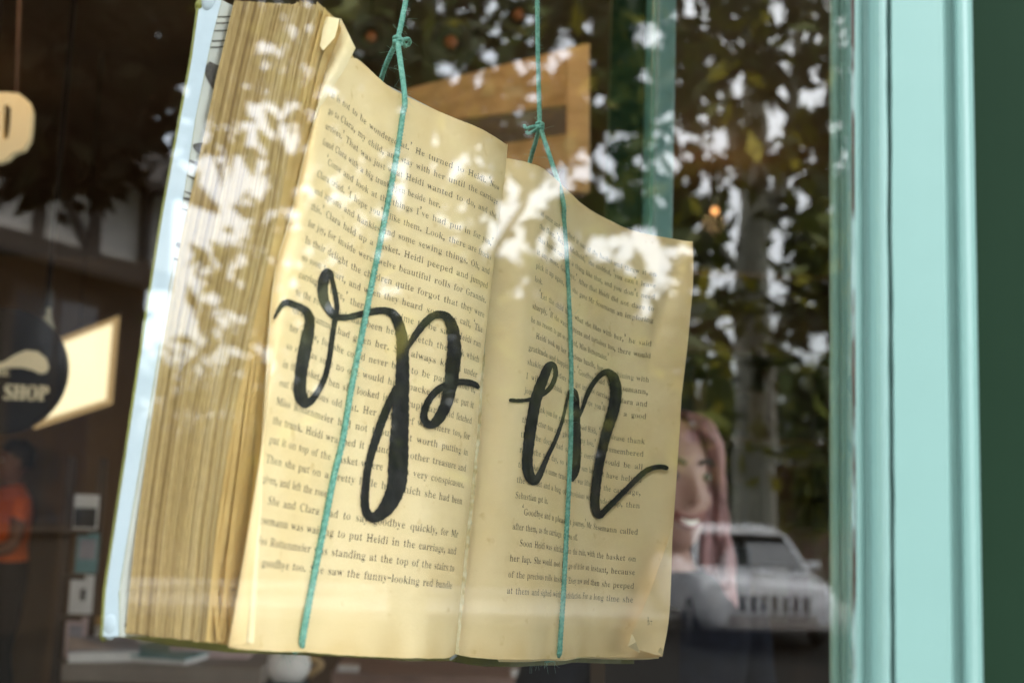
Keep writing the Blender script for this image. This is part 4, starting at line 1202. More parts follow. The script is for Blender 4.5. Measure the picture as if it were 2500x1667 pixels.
def on_endpaper(s, w):
    s = np.atleast_1d(s)
    i = np.clip(s * (n - 1), 0, n - 1.001)
    k = i.astype(int)
    fr = (i - k)[:, None]
    A_ = PR_[k] * (1 - fr) + PR_[k + 1] * fr
    B2 = BR_[k] * (1 - fr) + BR_[k + 1] * fr
    return (A_ + (B2 - A_) * np.asarray(w)[:, None]) * (1 - 0.0006)


for s0, s1, wa, wb in ((0.095, 0.165, 0.03, 0.28), (0.21, 0.245, 0.04, 0.3), (0.25, 0.262, 0.03, 0.3), (0.275, 0.287, 0.03, 0.3), (0.30, 0.313, 0.0, 0.3),
                       (0.325, 0.329, 0.0, 0.3), (0.378, 0.392, 0.02, 0.3), (0.405, 0.41, 0.0, 0.3), (0.69, 0.73, 0.12, 0.3), (0.745, 0.77, 0.05, 0.3),
                       (0.785, 0.80, 0.06, 0.3), (0.85, 0.90, 0.06, 0.3), (0.905, 0.93, 0.10, 0.3), (0.94, 0.985, 0.05, 0.3)):
    m_ = 10
    t = np.linspace(0, 1, m_)
    wl = wa + 0.035 * np.sin(t * 5 + s0 * 40)
    A_ = on_endpaper(s0 + (s1 - s0) * t, np.clip(wl, 0.0, 1))
    B2 = on_endpaper(s0 + (s1 - s0) * t, np.full(m_, wb))
    q = np.stack([W(A_), W(B2)], 1).reshape(-1, 3)
    MB().raw(q, [(2 * i, 2 * i + 2, 2 * i + 3, 2 * i + 1) for i in range(m_ - 1)]).build('endpaper_drawing', M['ink'], front)
for s0 in (0.012, 0.022, 0.034, 0.05, 0.06):
    A_ = on_endpaper(np.array([s0 + 0.014, s0, s0 + 0.002, s0 + 0.0155]), np.array([0.0, 0.06, 0.062, 0.002]))
    MB().raw(W(A_), [(0, 1, 2, 3)]).build('endpaper_drawing', M['ink'], front)

# right half: a few leaves and the back cover behind the lettered page
mb = MB()
rb = np.random.default_rng(8)
for k in range(9):
    uu_ = np.linspace(0.0, 1.15, 24)
    v0, v1 = VT + 0.01 + rb.uniform(0, .004), VB + 0.004 - 0.0012 * k + rb.uniform(-0.001, 0.001)
    vs_ = np.linspace(v0, v1, 14)
    U_, V2 = np.meshgrid(uu_, vs_)
    P = right_page(U_.ravel(), V2.ravel())
    P = P * (1 + 0.0022 * (k + 1))
    P[:, 0] -= 0.0006 + 0.0002 * k
    mb.raw(W(P), [(j * 24 + i, (j + 1) * 24 + i, (j + 1) * 24 + i + 1, j * 24 + i + 1) for j in range(13) for i in range(23)])
mb.build('page_block', M['paper_back'], book, smooth=True)
uu_ = np.linspace(-0.16, 1.06, 20)
vs_ = np.linspace(VT + 0.045, VB + 0.016, 20)
U_, V2 = np.meshgrid(uu_, vs_)
Pa = right_page(U_.ravel(), V2.ravel()) * 1.030
Pb = Pa * 1.006
Pa[:, 0] -= 0.003
Pb[:, 0] -= 0.003
mb = MB()
ff = [(j * 20 + i, (j + 1) * 20 + i, (j + 1) * 20 + i + 1, j * 20 + i + 1) for j in range(19) for i in range(19)]
mb.raw(W(Pa), ff)
mb.raw(W(Pb), [tuple(reversed(f)) for f in ff])
for j in range(19):
    mb.f.append((19 * 20 + j, 400 + 19 * 20 + j, 400 + 19 * 20 + j + 1, 19 * 20 + j + 1)); mb.m.append(0)
    mb.f.append((j * 20 + 19, (j + 1) * 20 + 19, 400 + (j + 1) * 20 + 19, 400 + j * 20 + 19)); mb.m.append(0)
    mb.f.append((j, 400 + j, 400 + j + 1, j + 1)); mb.m.append(0)
bc = mb.build('cover_board', M['olive'], book)
bc['label'] = 'olive green cover board showing under the pages'
# spine joining the two boards
s5 = np.linspace(0.03, 1.01, 12)
g1 = left_page(np.full(12, 1.07), VT + s5 * (VB - VT)) + np.array([-0.012, 0, 0.032])
g2 = right_page(np.full(12, -0.10), VT + s5 * (VB - VT)) + np.array([0.0, 0, 0.020])
mid_ = (g1 + g2) / 2 + np.array([0, 0, 0.006])
q = np.stack([W(g1), W(mid_), W(g2)], 1).reshape(-1, 3)
MB().raw(q, [(3 * i + j, 3 * i + 3 + j, 3 * i + 4 + j, 3 * i + 1 + j) for i in range(11) for j in range(2)]).build('spine', M['olive'], book, smooth=True)
# underside of the binding below the left pages
xb = np.array([300, 420, 560, 700, 850, 1000, 1112.])
yb = np.array([1549, 1563, 1574, 1577, 1584, 1591, 1597.])
drop = np.array([6, 13, 18, 20, 20, 22, 16.])
Zb = np.interp(xb, [300, 640, 1112], [0.307, 0.330, 0.398])
A_ = np.array([ray(x, y - 6, z) for x, y, z in zip(xb, yb, Zb)])
B2 = np.array([ray(x, y + d, z + 0.004) for x, y, z, d in zip(xb, yb, Zb, drop)])
C2 = np.array([ray(x, y - 8, z + 0.03) for x, y, z, d in zip(xb, yb, Zb, drop)])
q = np.stack([W(A_), W(B2), W(C2)], 1).reshape(-1, 3)
MB().raw(q, [(3 * i + j, 3 * i + 3 + j, 3 * i + 4 + j, 3 * i + 1 + j) for i in range(6) for j in range(2)]).build('binding_edge', M['olive'], book, smooth=True)
MB().tube([wp(1080, 1606, 0.401), wp(1100, 1602, 0.400), wp(1113, 1596, 0.3995)], [0.0008, 0.0013, 0.0009], 8).build('headband', M['board'], book, smooth=True)

# the lifted bottom corner of the right-hand page with its folio
Zr = right_page(np.array([1.1]), np.array([0.9]))[0, 2]
CORN = [(1641, 1285), (1622, 1345), (1596, 1420), (1570, 1485), (1543, 1546), (1533, 1577), (1549, 1588), (1564, 1595), (1592, 1600), (1617, 1602), (1634, 1500), (1641, 1330)]
cu, cvv = right_page.inv([c[0] for c in CORN], [c[1] for c in CORN])
cz = right_page(cu, cvv)[:, 2]
lift = np.array([0.0035, 0.0050, 0.0060, 0.0066, 0.0070, 0.0068, 0.0058, 0.0048, 0.0038, 0.0035, 0.0035, 0.0035])
cp = np.array([ray(x, y, z - l_ * 0.9) for (x, y), z, l_ in zip(CORN, cz, lift)])
# inner points so that the flap is bowed, not flat
nrow = 9
left_e = resample(cp[:6], 0.0008)
right_e = resample(np.vstack([cp[0] + [0.0001, 0, 0], cp[11], cp[10], cp[9]]), 0.0008)
m_ = 26
le = np.stack([np.interp(np.linspace(0, 1, m_), np.linspace(0, 1, len(left_e)), left_e[:, k]) for k in range(3)], 1)
re_ = np.stack([np.interp(np.linspace(0, 1, m_), np.linspace(0, 1, len(right_e)), right_e[:, k]) for k in range(3)], 1)
rows = []
for q in np.linspace(0, 1, nrow):
    w_ = le * (1 - q) + re_ * q
    rows.append(W(w_ * (1 + 0.004 * math.sin(math.pi * q) * np.linspace(0, 1, m_))[:, None]))
A = np.array(rows)
fs = [(j * m_ + i, j * m_ + i + 1, (j + 1) * m_ + i + 1, (j + 1) * m_ + i) for j in range(nrow - 1) for i in range(m_ - 1)]
corner = mk('lifted_corner', A.reshape(-1, 3), fs, M['paper'], pr, smooth=True)
mbc = MB()
t1 = [ray(1533, 1577, cz[5] - 0.0066), ray(1543, 1546, cz[4] - 0.0070), ray(1553, 1566, cz[4] - 0.0076), ray(1563, 1594, cz[7] - 0.0052)]
t2 = [ray(1606, 1590, cz[9] - 0.0045), ray(1612, 1578, cz[9] - 0.005), ray(1618, 1586, cz[9] - 0.004), ray(1617, 1601, cz[9] - 0.004)]
mbc.raw([W(np.array(p)) for p in t1 + t2], [(0, 1, 2, 3), (4, 5, 6, 7)]).build('folded_tip', M['paper_back'], corner)


def folio(chars, x, y, size, slant, Z, parent, name='folio'):
    V_, F_ = [], []
    for c in chars:
        wd, gv, tri = TRI[c]
        b = len(V_)
        for g in gv:
            V_.append(W(ray(x + g[0] * size * 0.8, y - g[1] * size + slant * g[0] * size, Z)))
        F_.extend([tuple(b + k for k in t) for t in tri])
        x += wd * size * 0.8
        y += slant * wd * size
    return V_, F_


v1, f1 = folio('57', 1580, 1524, 22, 0.12, cz[3] - 0.0072, corner)
v2, f2 = folio('1', 1580, 1512, 15, 0.12, cz[3] - 0.0072, corner)
mk('folio', v1 + v2, f1 + [tuple(len(v1) + k for k in f) for f in f2], M['ink'], corner)
# printed page number half hidden on the loose leaves at the other side
v1, f1 = folio('156', 560, 1441, 19, 0.10, 0.2985, book)
mk('folio', v1, f1, M['ink'], book)


# ------------------------------------------------------------------ cords
def twist(mb, path, rad=0.00058, lay=0.0042, off=0.00052):
    P = resample(path, 0.00035)
    T = np.gradient(P, axis=0)
    T /= np.linalg.norm(T, axis=1)[:, None]
    nn = unit(np.cross(T[0], [0.3, 1, 0.1]))
    fr = []
    for i in range(len(P)):
        nn = unit(nn - T[i] * nn.dot(T[i]))
        fr.append((nn, np.cross(T[i], nn)))
    fr = np.array(fr)
    s = np.arange(len(P)) * 0.00035
    for k in range(3):
        a = s / lay * 2 * math.pi + k * 2 * math.pi / 3
        Q = P + off * (np.cos(a)[:, None] * fr[:, 0] + np.sin(a)[:, None] * fr[:, 1])
        mb.tube(Q, rad, 6)
    return P


def on_page(pg, pts, lift):
    out = []
    for x, y in pts:
        u, v = pg.inv([x], [y])
        p = pg(u, v)[0]
        out.append(p * (1 - lift / p[2]))
    return out


def fuzz(paths, n, seed, spread, ln, name, parent):
    r = np.random.default_rng(seed)
    mb = MB()
    P = np.vstack(paths)
    for _ in range(n):
        p = P[r.integers(len(P))]
        d = r.normal(0, 1, 3)
        d /= np.linalg.norm(d)
        e = r.normal(0, 1, 3)
        L = r.uniform(0.3, 1) * ln
        pts = [p + d * 0.0007, p + d * (0.0007 + L * 0.5) + e * L * 0.12, p + d * (0.0007 + L * 0.8) + e * L * 0.35]
        mb.tube(pts, 0.000035, 3, False)
    return mb.build(name, M['fuzz'], parent)


def cord(name, label, pg, above, onp, below, knot, tails, back_leg, zknot, cat='cord'):
    kp = wp(knot[0], knot[1], zknot)
    t = thing(name, label, cat, kp, 'cords tied round the book')
    A_ = on_page(pg, onp, 0.00125)
    zs = A_[0][2]
    up_pts = [wp(x, y, z) for x, y, z in above]
    # straight on upwards beyond the frame
    d = unit(up_pts[0] - up_pts[1])
    up_pts = [up_pts[0] + d * 0.55, up_pts[0] + d * 0.2] + up_pts
    path1 = up_pts + [kp]
    path2 = [kp] + [W(p) for p in A_] + [wp(*b) for b in below]
    mb = MB()
    p1 = twist(mb, path1)
    mb.build('hanging_line', M['cord'], t, smooth=True)
    mb = MB()
    p2 = twist(mb, path2)
    mb.build('front_line', M['cord'], t, smooth=True)
    mb = MB()
    p3 = twist(mb, [kp] + [wp(*b) for b in back_leg])
    mb.build('back_line', M['cord'], t, smooth=True)
    # the knot: a few tight turns
    mb = MB()
    r = np.random.default_rng(int(knot[0]))
    th = np.linspace(0, 2 * math.pi * 3, 60)
    kk = np.stack([0.0013 * np.cos(th), 0.0012 * np.sin(th), 0.0012 * np.sin(th * 0.66 + 1)], 1) + kp
    mb.tube(kk, 0.0008, 7)
    mb.build('knot', M['cord'], t, smooth=True)
    mb = MB()
    for tl in tails:
        twist(mb, [kp] + [wp(*b) for b in tl], 0.00045, 0.004, 0.0004)
    mb.build('cord_end', M['cord'], t, smooth=True)
    fuzz([p1[-260:], p2[:420], p3], 150, int(knot[1]), 0.001, 0.0045, 'fuzz', t)
    fuzz([p2[-60:]], 60, int(knot[1]) + 1, 0.001, 0.005, 'fuzz', t)
    return t


cord('cord', 'mint twisted cord with a round knot, tied over the lettered page nearer the thick fore-edge', left_page,
     [(992, -2, 0.438), (984, 38, 0.434), (976, 76, 0.430)],
     [(988, 236), (983, 283), (969, 378), (939, 538), (914, 663), (886, 806), (861, 931), (836, 1077), (816, 1160), (792, 1280), (760, 1440), (738, 1560)],
     [(735, 1579, 0.338), (715, 1588, 0.346), (684, 1588, 0.358)], (971, 101), [[(984, 98, 0.437), (997, 96, 0.442), (1000, 106, 0.446), (990, 113, 0.446), (984, 106, 0.442)]],
     [(955, 130, 0.440), (938, 170, 0.452), (925, 215, 0.462)], 0.428)
cord('cord', 'mint twisted cord with two short knot ends, tied over the page with the folded corner', right_page,
     [(1312, -2, 0.505), (1313, 110, 0.501), (1316, 240, 0.497)],
     [(1371, 474), (1377, 540), (1382, 609), (1389, 734), (1394, 877), (1394, 1000), (1393, 1080), (1388, 1200), (1377, 1420), (1368, 1560)],
     [(1364, 1597, 0.433), (1340, 1609, 0.440), (1300, 1610, 0.452)], (1318, 308), [[(1300, 310, 0.494), (1286, 314, 0.494), (1279, 306, 0.495)], [(1303, 320, 0.494), (1291, 326, 0.494), (1285, 322, 0.495)]],
     [(1308, 345, 0.502), (1296, 385, 0.509), (1288, 420, 0.515)], 0.495)


# ------------------------------------------------------------------ people
M['skin'] = mat('skin', (0.34, 0.20, 0.17), 0.55, (0.29, 0.165, 0.14), 18)
M['skin_brown'] = mat('brown_skin', (0.20, 0.10, 0.065), 0.55, (0.17, 0.085, 0.055), 18)
M['lips'] = mat('lips', (0.24, 0.085, 0.08), 0.5)
M['teeth'] = mat('teeth', (0.78, 0.74, 0.66), 0.3)
M['eye_white'] = mat('eye_white', (0.7, 0.68, 0.64), 0.3)
M['eye_dark'] = mat('eye_dark', (0.02, 0.015, 0.012), 0.2)
M['hair_pink'] = mat('pink_hair', (0.36, 0.18, 0.19), 0.55, (0.085, 0.03, 0.034), 70, (1, 1, 0.12), lo=0.3, hi=0.6)  # dark streaks in the colour imitate shaded gaps between locks
M['hair_dark'] = mat('dark_hair', (0.018, 0.014, 0.012), 0.6)
M['navy'] = mat('navy_cloth', (0.008, 0.009, 0.014), 0.95, (0.006, 0.006, 0.009), 40, spec=0.05)
M['plum'] = mat('plum_cloth', (0.03, 0.012, 0.017), 0.95, (0.02, 0.008, 0.012), 40, spec=0.05)
M['black_cloth'] = mat('black_cloth', (0.014, 0.013, 0.014), 0.9)
M['orange_cloth'] = mat('orange_cloth', (0.80, 0.17, 0.025), 0.8, (0.70, 0.135, 0.018), 6)
M['shoe'] = mat('shoe_leather', (0.03, 0.025, 0.022), 0.5)
M['bag'] = mat('pale_scarf', (0.62, 0.58, 0.60), 0.8, (0.45, 0.42, 0.46), 30)


def ell(c, rx, ry, n=20, z=None):
    return [(c[0] + rx * math.cos(a), c[1] + ry * math.sin(a), c[2]) for a in np.linspace(0, 2 * math.pi, n, endpoint=False)]


def person(name, label, loc, height, facing, skin, top_m, leg_m, hair_m, hair_style, arms, group=None):
    """A standing figure; local +y is the way it faces. arms: two lists of shoulder, elbow, wrist, hand points."""
    k = height / 1.68
    t = thing(name, label, 'person', loc, group)
    ca, sa = math.cos(facing), math.sin(facing)

    def G(p):
        p = np.asarray(p, float) * k
        return np.stack([p[..., 0] * ca - p[..., 1] * sa + loc[0], p[..., 0] * sa + p[..., 1] * ca + loc[1], p[..., 2] + loc[2]], -1)
    vol = MB()
    # trunk and neck
    vol.loft([G(ell((0, 0, z), rx, ry)) for z, rx, ry in ((0.80, 0.155, 0.11), (0.90, 0.172, 0.118), (1.0, 0.152, 0.108), (1.08, 0.138, 0.100),
             (1.18, 0.150, 0.108), (1.27, 0.168, 0.112), (1.345, 0.172, 0.095), (1.385, 0.13, 0.075), (1.41, 0.075, 0.06), (1.44, 0.054, 0.055), (1.50, 0.052, 0.055), (1.55, 0.05, 0.055))])
    # head
    hz = 1.56
    vol.loft([G(ell((0, oy, hz + dz), rx, ry)) for dz, rx, ry, oy in ((-0.112, 0.022, 0.026, 0.045), (-0.10, 0.042, 0.048, 0.036), (-0.075, 0.057, 0.072, 0.020),
             (-0.04, 0.068, 0.088, 0.008), (0.0, 0.074, 0.097, 0.0), (0.045, 0.076, 0.100, -0.004), (0.08, 0.067, 0.088, -0.008), (0.105, 0.045, 0.06, -0.01), (0.118, 0.015, 0.02, -0.012))])
    # brow, nose, cheeks, ears
    vol.loft([G(ell((0, y, z), rx, ry, 10)) for z, rx, ry, y in ((hz + 0.022, 0.008, 0.012, 0.092), (hz, 0.009, 0.014, 0.098), (hz - 0.022, 0.013, 0.018, 0.103), (hz - 0.032, 0.015, 0.014, 0.100), (hz - 0.038, 0.008, 0.008, 0.094))])
    for s in (-1, 1):
        b = MB().ball((s * 0.077, -0.002, hz + 0.0), 0.010, 0.017, 0.030, 8, 6)
        vol.raw(G(b.v), b.f)
        b = MB().ball((s * 0.036, 0.068, hz - 0.028), 0.024, 0.020, 0.022, 8, 6)
        vol.raw(G(b.v), b.f)
        # legs and feet
        L = np.array([(s * 0.085, 0, 0.86), (s * 0.09, 0.005, 0.66), (s * 0.092, 0.012, 0.47), (s * 0.094, -0.012, 0.30), (s * 0.095, -0.015, 0.09)])
        vol.tube(G(resample(L, 0.03)), np.interp(np.linspace(0, 1, len(resample(L, 0.03))), [0, 0.25, 0.5, 0.65, 1], [0.092, 0.08, 0.056, 0.056, 0.038]) * k, 12)
        foot = MB().ball((s * 0.10, 0.055, 0.045), 0.045, 0.125, 0.043, 12, 8)
        vol.raw(G(foot.v), foot.f)
    hands = []
    for arm in arms:
        S_ = resample(np.array(arm[:3], float), 0.02)
        vol.tube(G(S_), np.interp(np.linspace(0, 1, len(S_)), [0, 0.1, 0.5, 0.6, 1], [0.05, 0.052, 0.038, 0.039, 0.026]) * k, 12)
        wr, hd = np.array(arm[2], float), np.array(arm[3], float)
        d = unit(hd - wr)
        side = unit(np.cross(d, [0.2, 1, 0.3]))
        palm = resample(np.array([wr, wr + d * 0.05, wr + d * 0.085]), 0.01)
        vol.tube(G(palm), np.linspace(0.026, 0.030, len(palm)) * k, 10)
        nrm_ = np.cross(d, side)
        for q, ln in zip((-0.027, -0.009, 0.009, 0.027), (0.062, 0.072, 0.075, 0.066)):
            b0 = wr + d * 0.085 + side * q
            fp = np.array([b0 - d * 0.01, b0 + d * ln * 0.45 + nrm_ * 0.006, b0 + d * ln * 0.8 + nrm_ * 0.022, b0 + d * ln * 0.95 + nrm_ * 0.04])
            vol.tube(G(resample(fp, 0.008)), 0.0085 * k, 8)
        b0 = wr + d * 0.03 + side * 0.03
        vol.tube(G(resample(np.array([b0 - side * 0.01, b0 + side * 0.018 + d * 0.025, b0 + side * 0.024 + d * 0.055]), 0.008)), 0.0095 * k, 8)
    # weld everything into one skin
    tmp = vol.build('body', [skin], t)
    md = tmp.modifiers.new('weld', 'REMESH')
    md.mode = 'VOXEL'
    md.voxel_size = 0.0075 * k
    sm = tmp.modifiers.new('soft', 'SMOOTH')
    sm.iterations = 3
    dg = bpy.context.evaluated_depsgraph_get()
    me = bpy.data.meshes.new_from_object(tmp.evaluated_get(dg))
    tmp.modifiers.clear()
    old = tmp.data
    tmp.data = me
    bpy.data.meshes.remove(old)
    me.materials.clear()
    me.materials.append(skin)
    me.polygons.foreach_set('use_smooth', np.ones(len(me.polygons), dtype=bool))
    body = tmp
    # clothes: the body's own surface pushed out
    nv = len(me.vertices)
    co = np.empty(nv * 3)
    me.vertices.foreach_get('co', co)
    co = co.reshape(-1, 3)
    no = np.empty(nv * 3)
    me.vertices.foreach_get('normal', no)
    no = no.reshape(-1, 3)
    lx, ly = co[:, 0] * ca + co[:, 1] * sa, -co[:, 0] * sa + co[:, 1] * ca
    loc3 = np.stack([lx, ly, co[:, 2]], 1) / k
    polys = [tuple(p.vertices) for p in me.polygons]

    def shell(nm, keep, off, m):
        sel = keep(loc3)
        fs = [p for p in polys if all(sel[i] for i in p)]
        used = sorted({i for f in fs for i in f})
        ix = {a: b2 for b2, a in enumerate(used)}
        wv_ = co[used] + no[used] * off + np.array(loc)
        return mk(nm, wv_, [tuple(ix[i] for i in f) for f in fs], m, t, smooth=True)
    rad = np.hypot
    ends = [np.array(a[1], float) * 0.55 + np.array(a[0], float) * 0.45 for a in arms]
    elb = [np.array(a[1], float) for a in arms]
    sho = [np.array(a[0], float) for a in arms]

    def near_fore(p):
        hit = np.zeros(len(p), bool)
        for a in arms:
            for q0, q1 in (((np.array(a[0]) * 0.35 + np.array(a[1]) * 0.65, np.array(a[1])), (np.array(a[1]), np.array(a[2])), (np.array(a[2]), np.array(a[3]))) if hair_style != 'long' else ((np.array(a[2]), np.array(a[3])),)):
                d = q1 - q0
                tt_ = np.clip(((p - q0) @ d) / (d @ d), 0, 1.6)
                hit |= np.linalg.norm(p - (q0 + tt_[:, None] * d), axis=1) < 0.062
        return hit
    shell('shirt', lambda p: (p[:, 2] > (0.82 if hair_style == 'long' else 0.99)) & (p[:, 2] < 1.425 - 0.25 * np.maximum(0, p[:, 1])) & ~near_fore(p), 0.009, top_m)
    shell('trousers', lambda p: (p[:, 2] > 0.12) & (p[:, 2] < (0.93 if hair_style == 'long' else 1.06)) & (np.abs(p[:, 0]) < 0.19) & ~near_fore(p), 0.007, leg_m)
    for s in (-1, 1):
        shell('shoe', lambda p, s=s: (p[:, 2] < 0.115) & (p[:, 0] * s > 0), 0.005, M['shoe'])
    # face
    for s in (-1, 1):
        b = MB().ball((s * 0.033, 0.083, hz + 0.012), 0.013, 0.010, 0.0085, 10, 8)
        e = mk('eye', G(b.v), b.f, M['eye_white'], t, smooth=True)
        b = MB().ball((s * 0.033, 0.092, hz + 0.012), 0.0065, 0.003, 0.0075, 10, 6)
        mk('iris', G(b.v), b.f, M['eye_dark'], e, smooth=True)
        bt = MB().tube(G(resample(np.array([(s * 0.014, 0.095, hz + 0.034), (s * 0.034, 0.094, hz + 0.040), (s * 0.054, 0.080, hz + 0.033)]), 0.005)), 0.0035 * k, 6)
        bt.build('eyebrow', hair_m if hair_style == 'short' else M['hair_dark'], t)
    xs_ = np.linspace(-0.031, 0.031, 9)
    up_ = np.stack([xs_, 0.096 - 9 * xs_ ** 2, hz - 0.057 + 9 * xs_ ** 2], 1)
    lo_ = np.stack([xs_, 0.094 - 9 * xs_ ** 2, hz - 0.073 + 20 * xs_ ** 2], 1)
    mth = MB()
    mth.tube(G(up_), 0.0045 * k, 6)
    mth.tube(G(lo_), 0.0050 * k, 6)
    mth.build('lips', M['lips'], t, smooth=True)
    tq = np.stack([G(up_ - [0, 0.001, 0.002]), G(lo_ + [0, 0.001, 0.004])], 1).reshape(-1, 3)
    MB().raw(tq, [(2 * i, 2 * i + 2, 2 * i + 3, 2 * i + 1) for i in range(8)]).build('teeth', M['teeth'], t)
    # hair
    hr = np.random.default_rng(31)
    hb = MB()
    capm = MB()
    capm.loft([G(ell((0, oy, hz + dz), rx, ry, 24)) for dz, rx, ry, oy in ((-0.03, 0.078, 0.072, -0.035), (0.02, 0.084, 0.088, -0.026), (0.06, 0.084, 0.098, -0.014), (0.088, 0.074, 0.094, -0.011), (0.110, 0.052, 0.068, -0.012), (0.122, 0.02, 0.028, -0.014))])
    hb.raw(capm.v, capm.f)
    if hair_style == 'long':
        for q in range(84):
            a = hr.uniform(0.10, 2 * math.pi - 0.10) if q > 24 else (hr.uniform(0.12, 0.75) * (1 if q % 2 else -1))
            sx, sy = math.sin(a), math.cos(a)
            z0 = hz + 0.088 + hr.uniform(-0.01, 0.012)
            pts = [(sx * 0.045, sy * 0.05 - 0.012, z0 + 0.016)]
            L = hr.uniform(0.29, 0.41)
            ph, am = hr.uniform(0, 6.3), hr.uniform(0.008, 0.026)
            for j in range(1, 11):
                q2 = j / 10
                rr = 0.082 + 0.022 * math.sin(q2 * 2.2) + hr.uniform(-0.006, 0.010)
                w = am * math.sin(q2 * 9 + ph)
                x = sx * rr + w * sy
                y = sy * (rr + 0.004) - 0.014 - w * sx
                if sy > 0.45:
                    x = math.copysign(max(abs(x), 0.052 + 0.016 * q2 + hr.uniform(0, 0.012)), sx)
                    y = min(y, 0.062 - 0.03 * q2)
                pts.append((x, y, z0 + 0.02 - q2 * L - 0.02))
            S_ = resample(np.array(pts), 0.014)
            hb.tube(G(S_), np.interp(np.linspace(0, 1, len(S_)), [0, 0.3, 0.8, 1], [0.008, 0.010, 0.008, 0.002]) * k, 6)
        for q in range(36):                   # locks swept from the parting past the temples and down
            s = 1 if q % 2 else -1
            j = lambda a: hr.uniform(-a, a)
            o1, o2 = hr.uniform(-0.006, 0.016), hr.uniform(-0.012, 0.022)
            pts = [(s * 0.010 + j(0.006), 0.035 + j(0.025), hz + 0.121), (s * 0.036 + j(0.006), 0.078 + j(0.012), hz + 0.098 + j(0.008)),
                   (s * 0.064 + j(0.004), 0.076 + j(0.008), hz + 0.048 + j(0.01)), (s * 0.078 + j(0.005), 0.058 + j(0.012), hz - 0.01),
                   (s * (0.084 + o1), 0.050 + j(0.014), hz - 0.07), (s * (0.094 + o2), 0.052 + j(0.016), hz - 0.135),
                   (s * (0.104 - o1), 0.060 + j(0.016), hz - 0.20), (s * (0.078 + o2), 0.070 + j(0.016), hz - 0.255 + j(0.02)), (s * (0.060 + o1), 0.078, hz - 0.30 + j(0.03))]
            S_ = resample(np.array(pts), 0.012)
            hb.tube(G(S_), np.interp(np.linspace(0, 1, len(S_)), [0, 0.2, 0.8, 1], [0.006, 0.0095, 0.008, 0.002]) * k, 6)
    else:
        for q in range(60):
            a, b = hr.uniform(0, 6.3), hr.uniform(0.0, 1.0)
            d = np.array([math.sin(a) * (1 - b * 0.6), math.cos(a) * (1 - b * 0.6), 0.35 + b])
            d /= np.linalg.norm(d)
            if d[1] > 0.55 and d[2] < 0.75:
                continue
            c = np.array([0, -0.012, hz + 0.03]) + d * [0.082, 0.10, 0.098]
            b3 = MB().ball(c, 0.02, 0.02, 0.016, 7, 5)
            hb.raw(G(b3.v), b3.f)
    hb.build('hair', hair_m, t, smooth=True)
    return t, G


# a woman inside the shop, looking out past the book
hp_ = at_y(1612, 1180, 1.72)
WOM_H = float(hp_[2] + 0.118 - 0.02)
wloc = np.array([hp_[0], 1.72, 0.02])
arms_w = [[(-0.165, 0, 1.345), (-0.235, -0.02, 1.08), (-0.23, 0.04, 0.86), (-0.225, 0.07, 0.77)],
          [(0.165, 0, 1.345), (0.24, -0.03, 1.08), (0.235, 0.03, 0.86), (0.23, 0.06, 0.77)]]
woman, GW = person('person', 'smiling woman with long wavy pink hair and a dark top, standing behind the book', wloc, WOM_H / (1.56 + 0.118) * 1.68, math.pi + 0.42,
                   M['skin'], M['navy'], M['plum'], M['hair_pink'], 'long', arms_w)
# ------------------------------------------------------------------ inside the shop
M['cream'] = mat('cream_board', (0.88, 0.76, 0.52), 0.6, (0.84, 0.72, 0.48), 8)
M['sign_black'] = mat('blackened_board', (0.010, 0.006, 0.004), 0.6, (0.007, 0.004, 0.003), 10, spec=0.2)
M['crate_wood'] = mat('warm_pine', (0.40, 0.265, 0.125), 0.6, (0.28, 0.18, 0.075), 7, (0.7, 6, 9), detail=6)
M['dark_wood'] = mat('dark_wood', (0.075, 0.042, 0.022), 0.6, (0.05, 0.028, 0.014), 8, (1, 1, 0.2))
M['white_card'] = mat('white_card', (0.72, 0.70, 0.69), 0.7, (0.64, 0.62, 0.62), 30)
M['teal_card'] = mat('teal_card', (0.20, 0.33, 0.34), 0.7, (0.10, 0.22, 0.24), 20)
M['dark_card'] = mat('dark_card', (0.02, 0.02, 0.02), 0.7)
M['grey_card'] = mat('grey_card', (0.35, 0.33, 0.36), 0.7, (0.25, 0.23, 0.27), 20)
M['pinkish'] = mat('pinkish_card', (0.55, 0.42, 0.42), 0.7, (0.45, 0.34, 0.35), 25)
M['wreath'] = mat('dark_wreath', (0.022, 0.020, 0.010), 0.9, (0.01, 0.01, 0.006), 60)
M['berry'] = mat('orange_berry', (0.17, 0.055, 0.014), 0.6)
M['glow'] = emit('warm_bulb', (1.0, 0.42, 0.14), 0.34)
M['lit_window'] = emit('sunlit_blind', (1.0, 0.82, 0.50), 0.27)  # sunlight on the blind given as the surface's own emission
M['bulb_glass'] = mat('milky_bulb', (0.50, 0.50, 0.40), 0.2, trans=0.3)
M['wire'] = mat('dark_wire', (0.012, 0.008, 0.007), 0.7, spec=0.1)


def disc(mb, c, r, y0, y1, n=40):
    mb.prism([(c[0] + r * math.cos(a), c[2] + r * math.sin(a)) for a in np.linspace(0, 2 * math.pi, n, endpoint=False)], y0, y1)
    return mb


def put_text(s, centre, size, y, xs=0.9, bold=0.0):
    V_, F_ = [], []
    tot = sum((TRI[c][0] if c != ' ' else 0.28) for c in s) * size * xs
    x = centre[0] - tot / 2
    for c in s:
        if c == ' ':
            x += 0.28 * size * xs
            continue
        wd, gv, tri = TRI[c]
        for o in ((0, 0),) if not bold else ((-bold, 0), (bold, 0), (0, 0)):
            b = len(V_)
            V_.extend([(x + g[0] * size * xs + o[0], y - 0.0002 * (o[0] > 0) - 0.0004 * (o[0] < 0), centre[1] + g[1] * size + o[1]) for g in gv])
            F_.extend([tuple(b + k for k in t) for t in tri])
        x += wd * size * xs
    return V_, F_


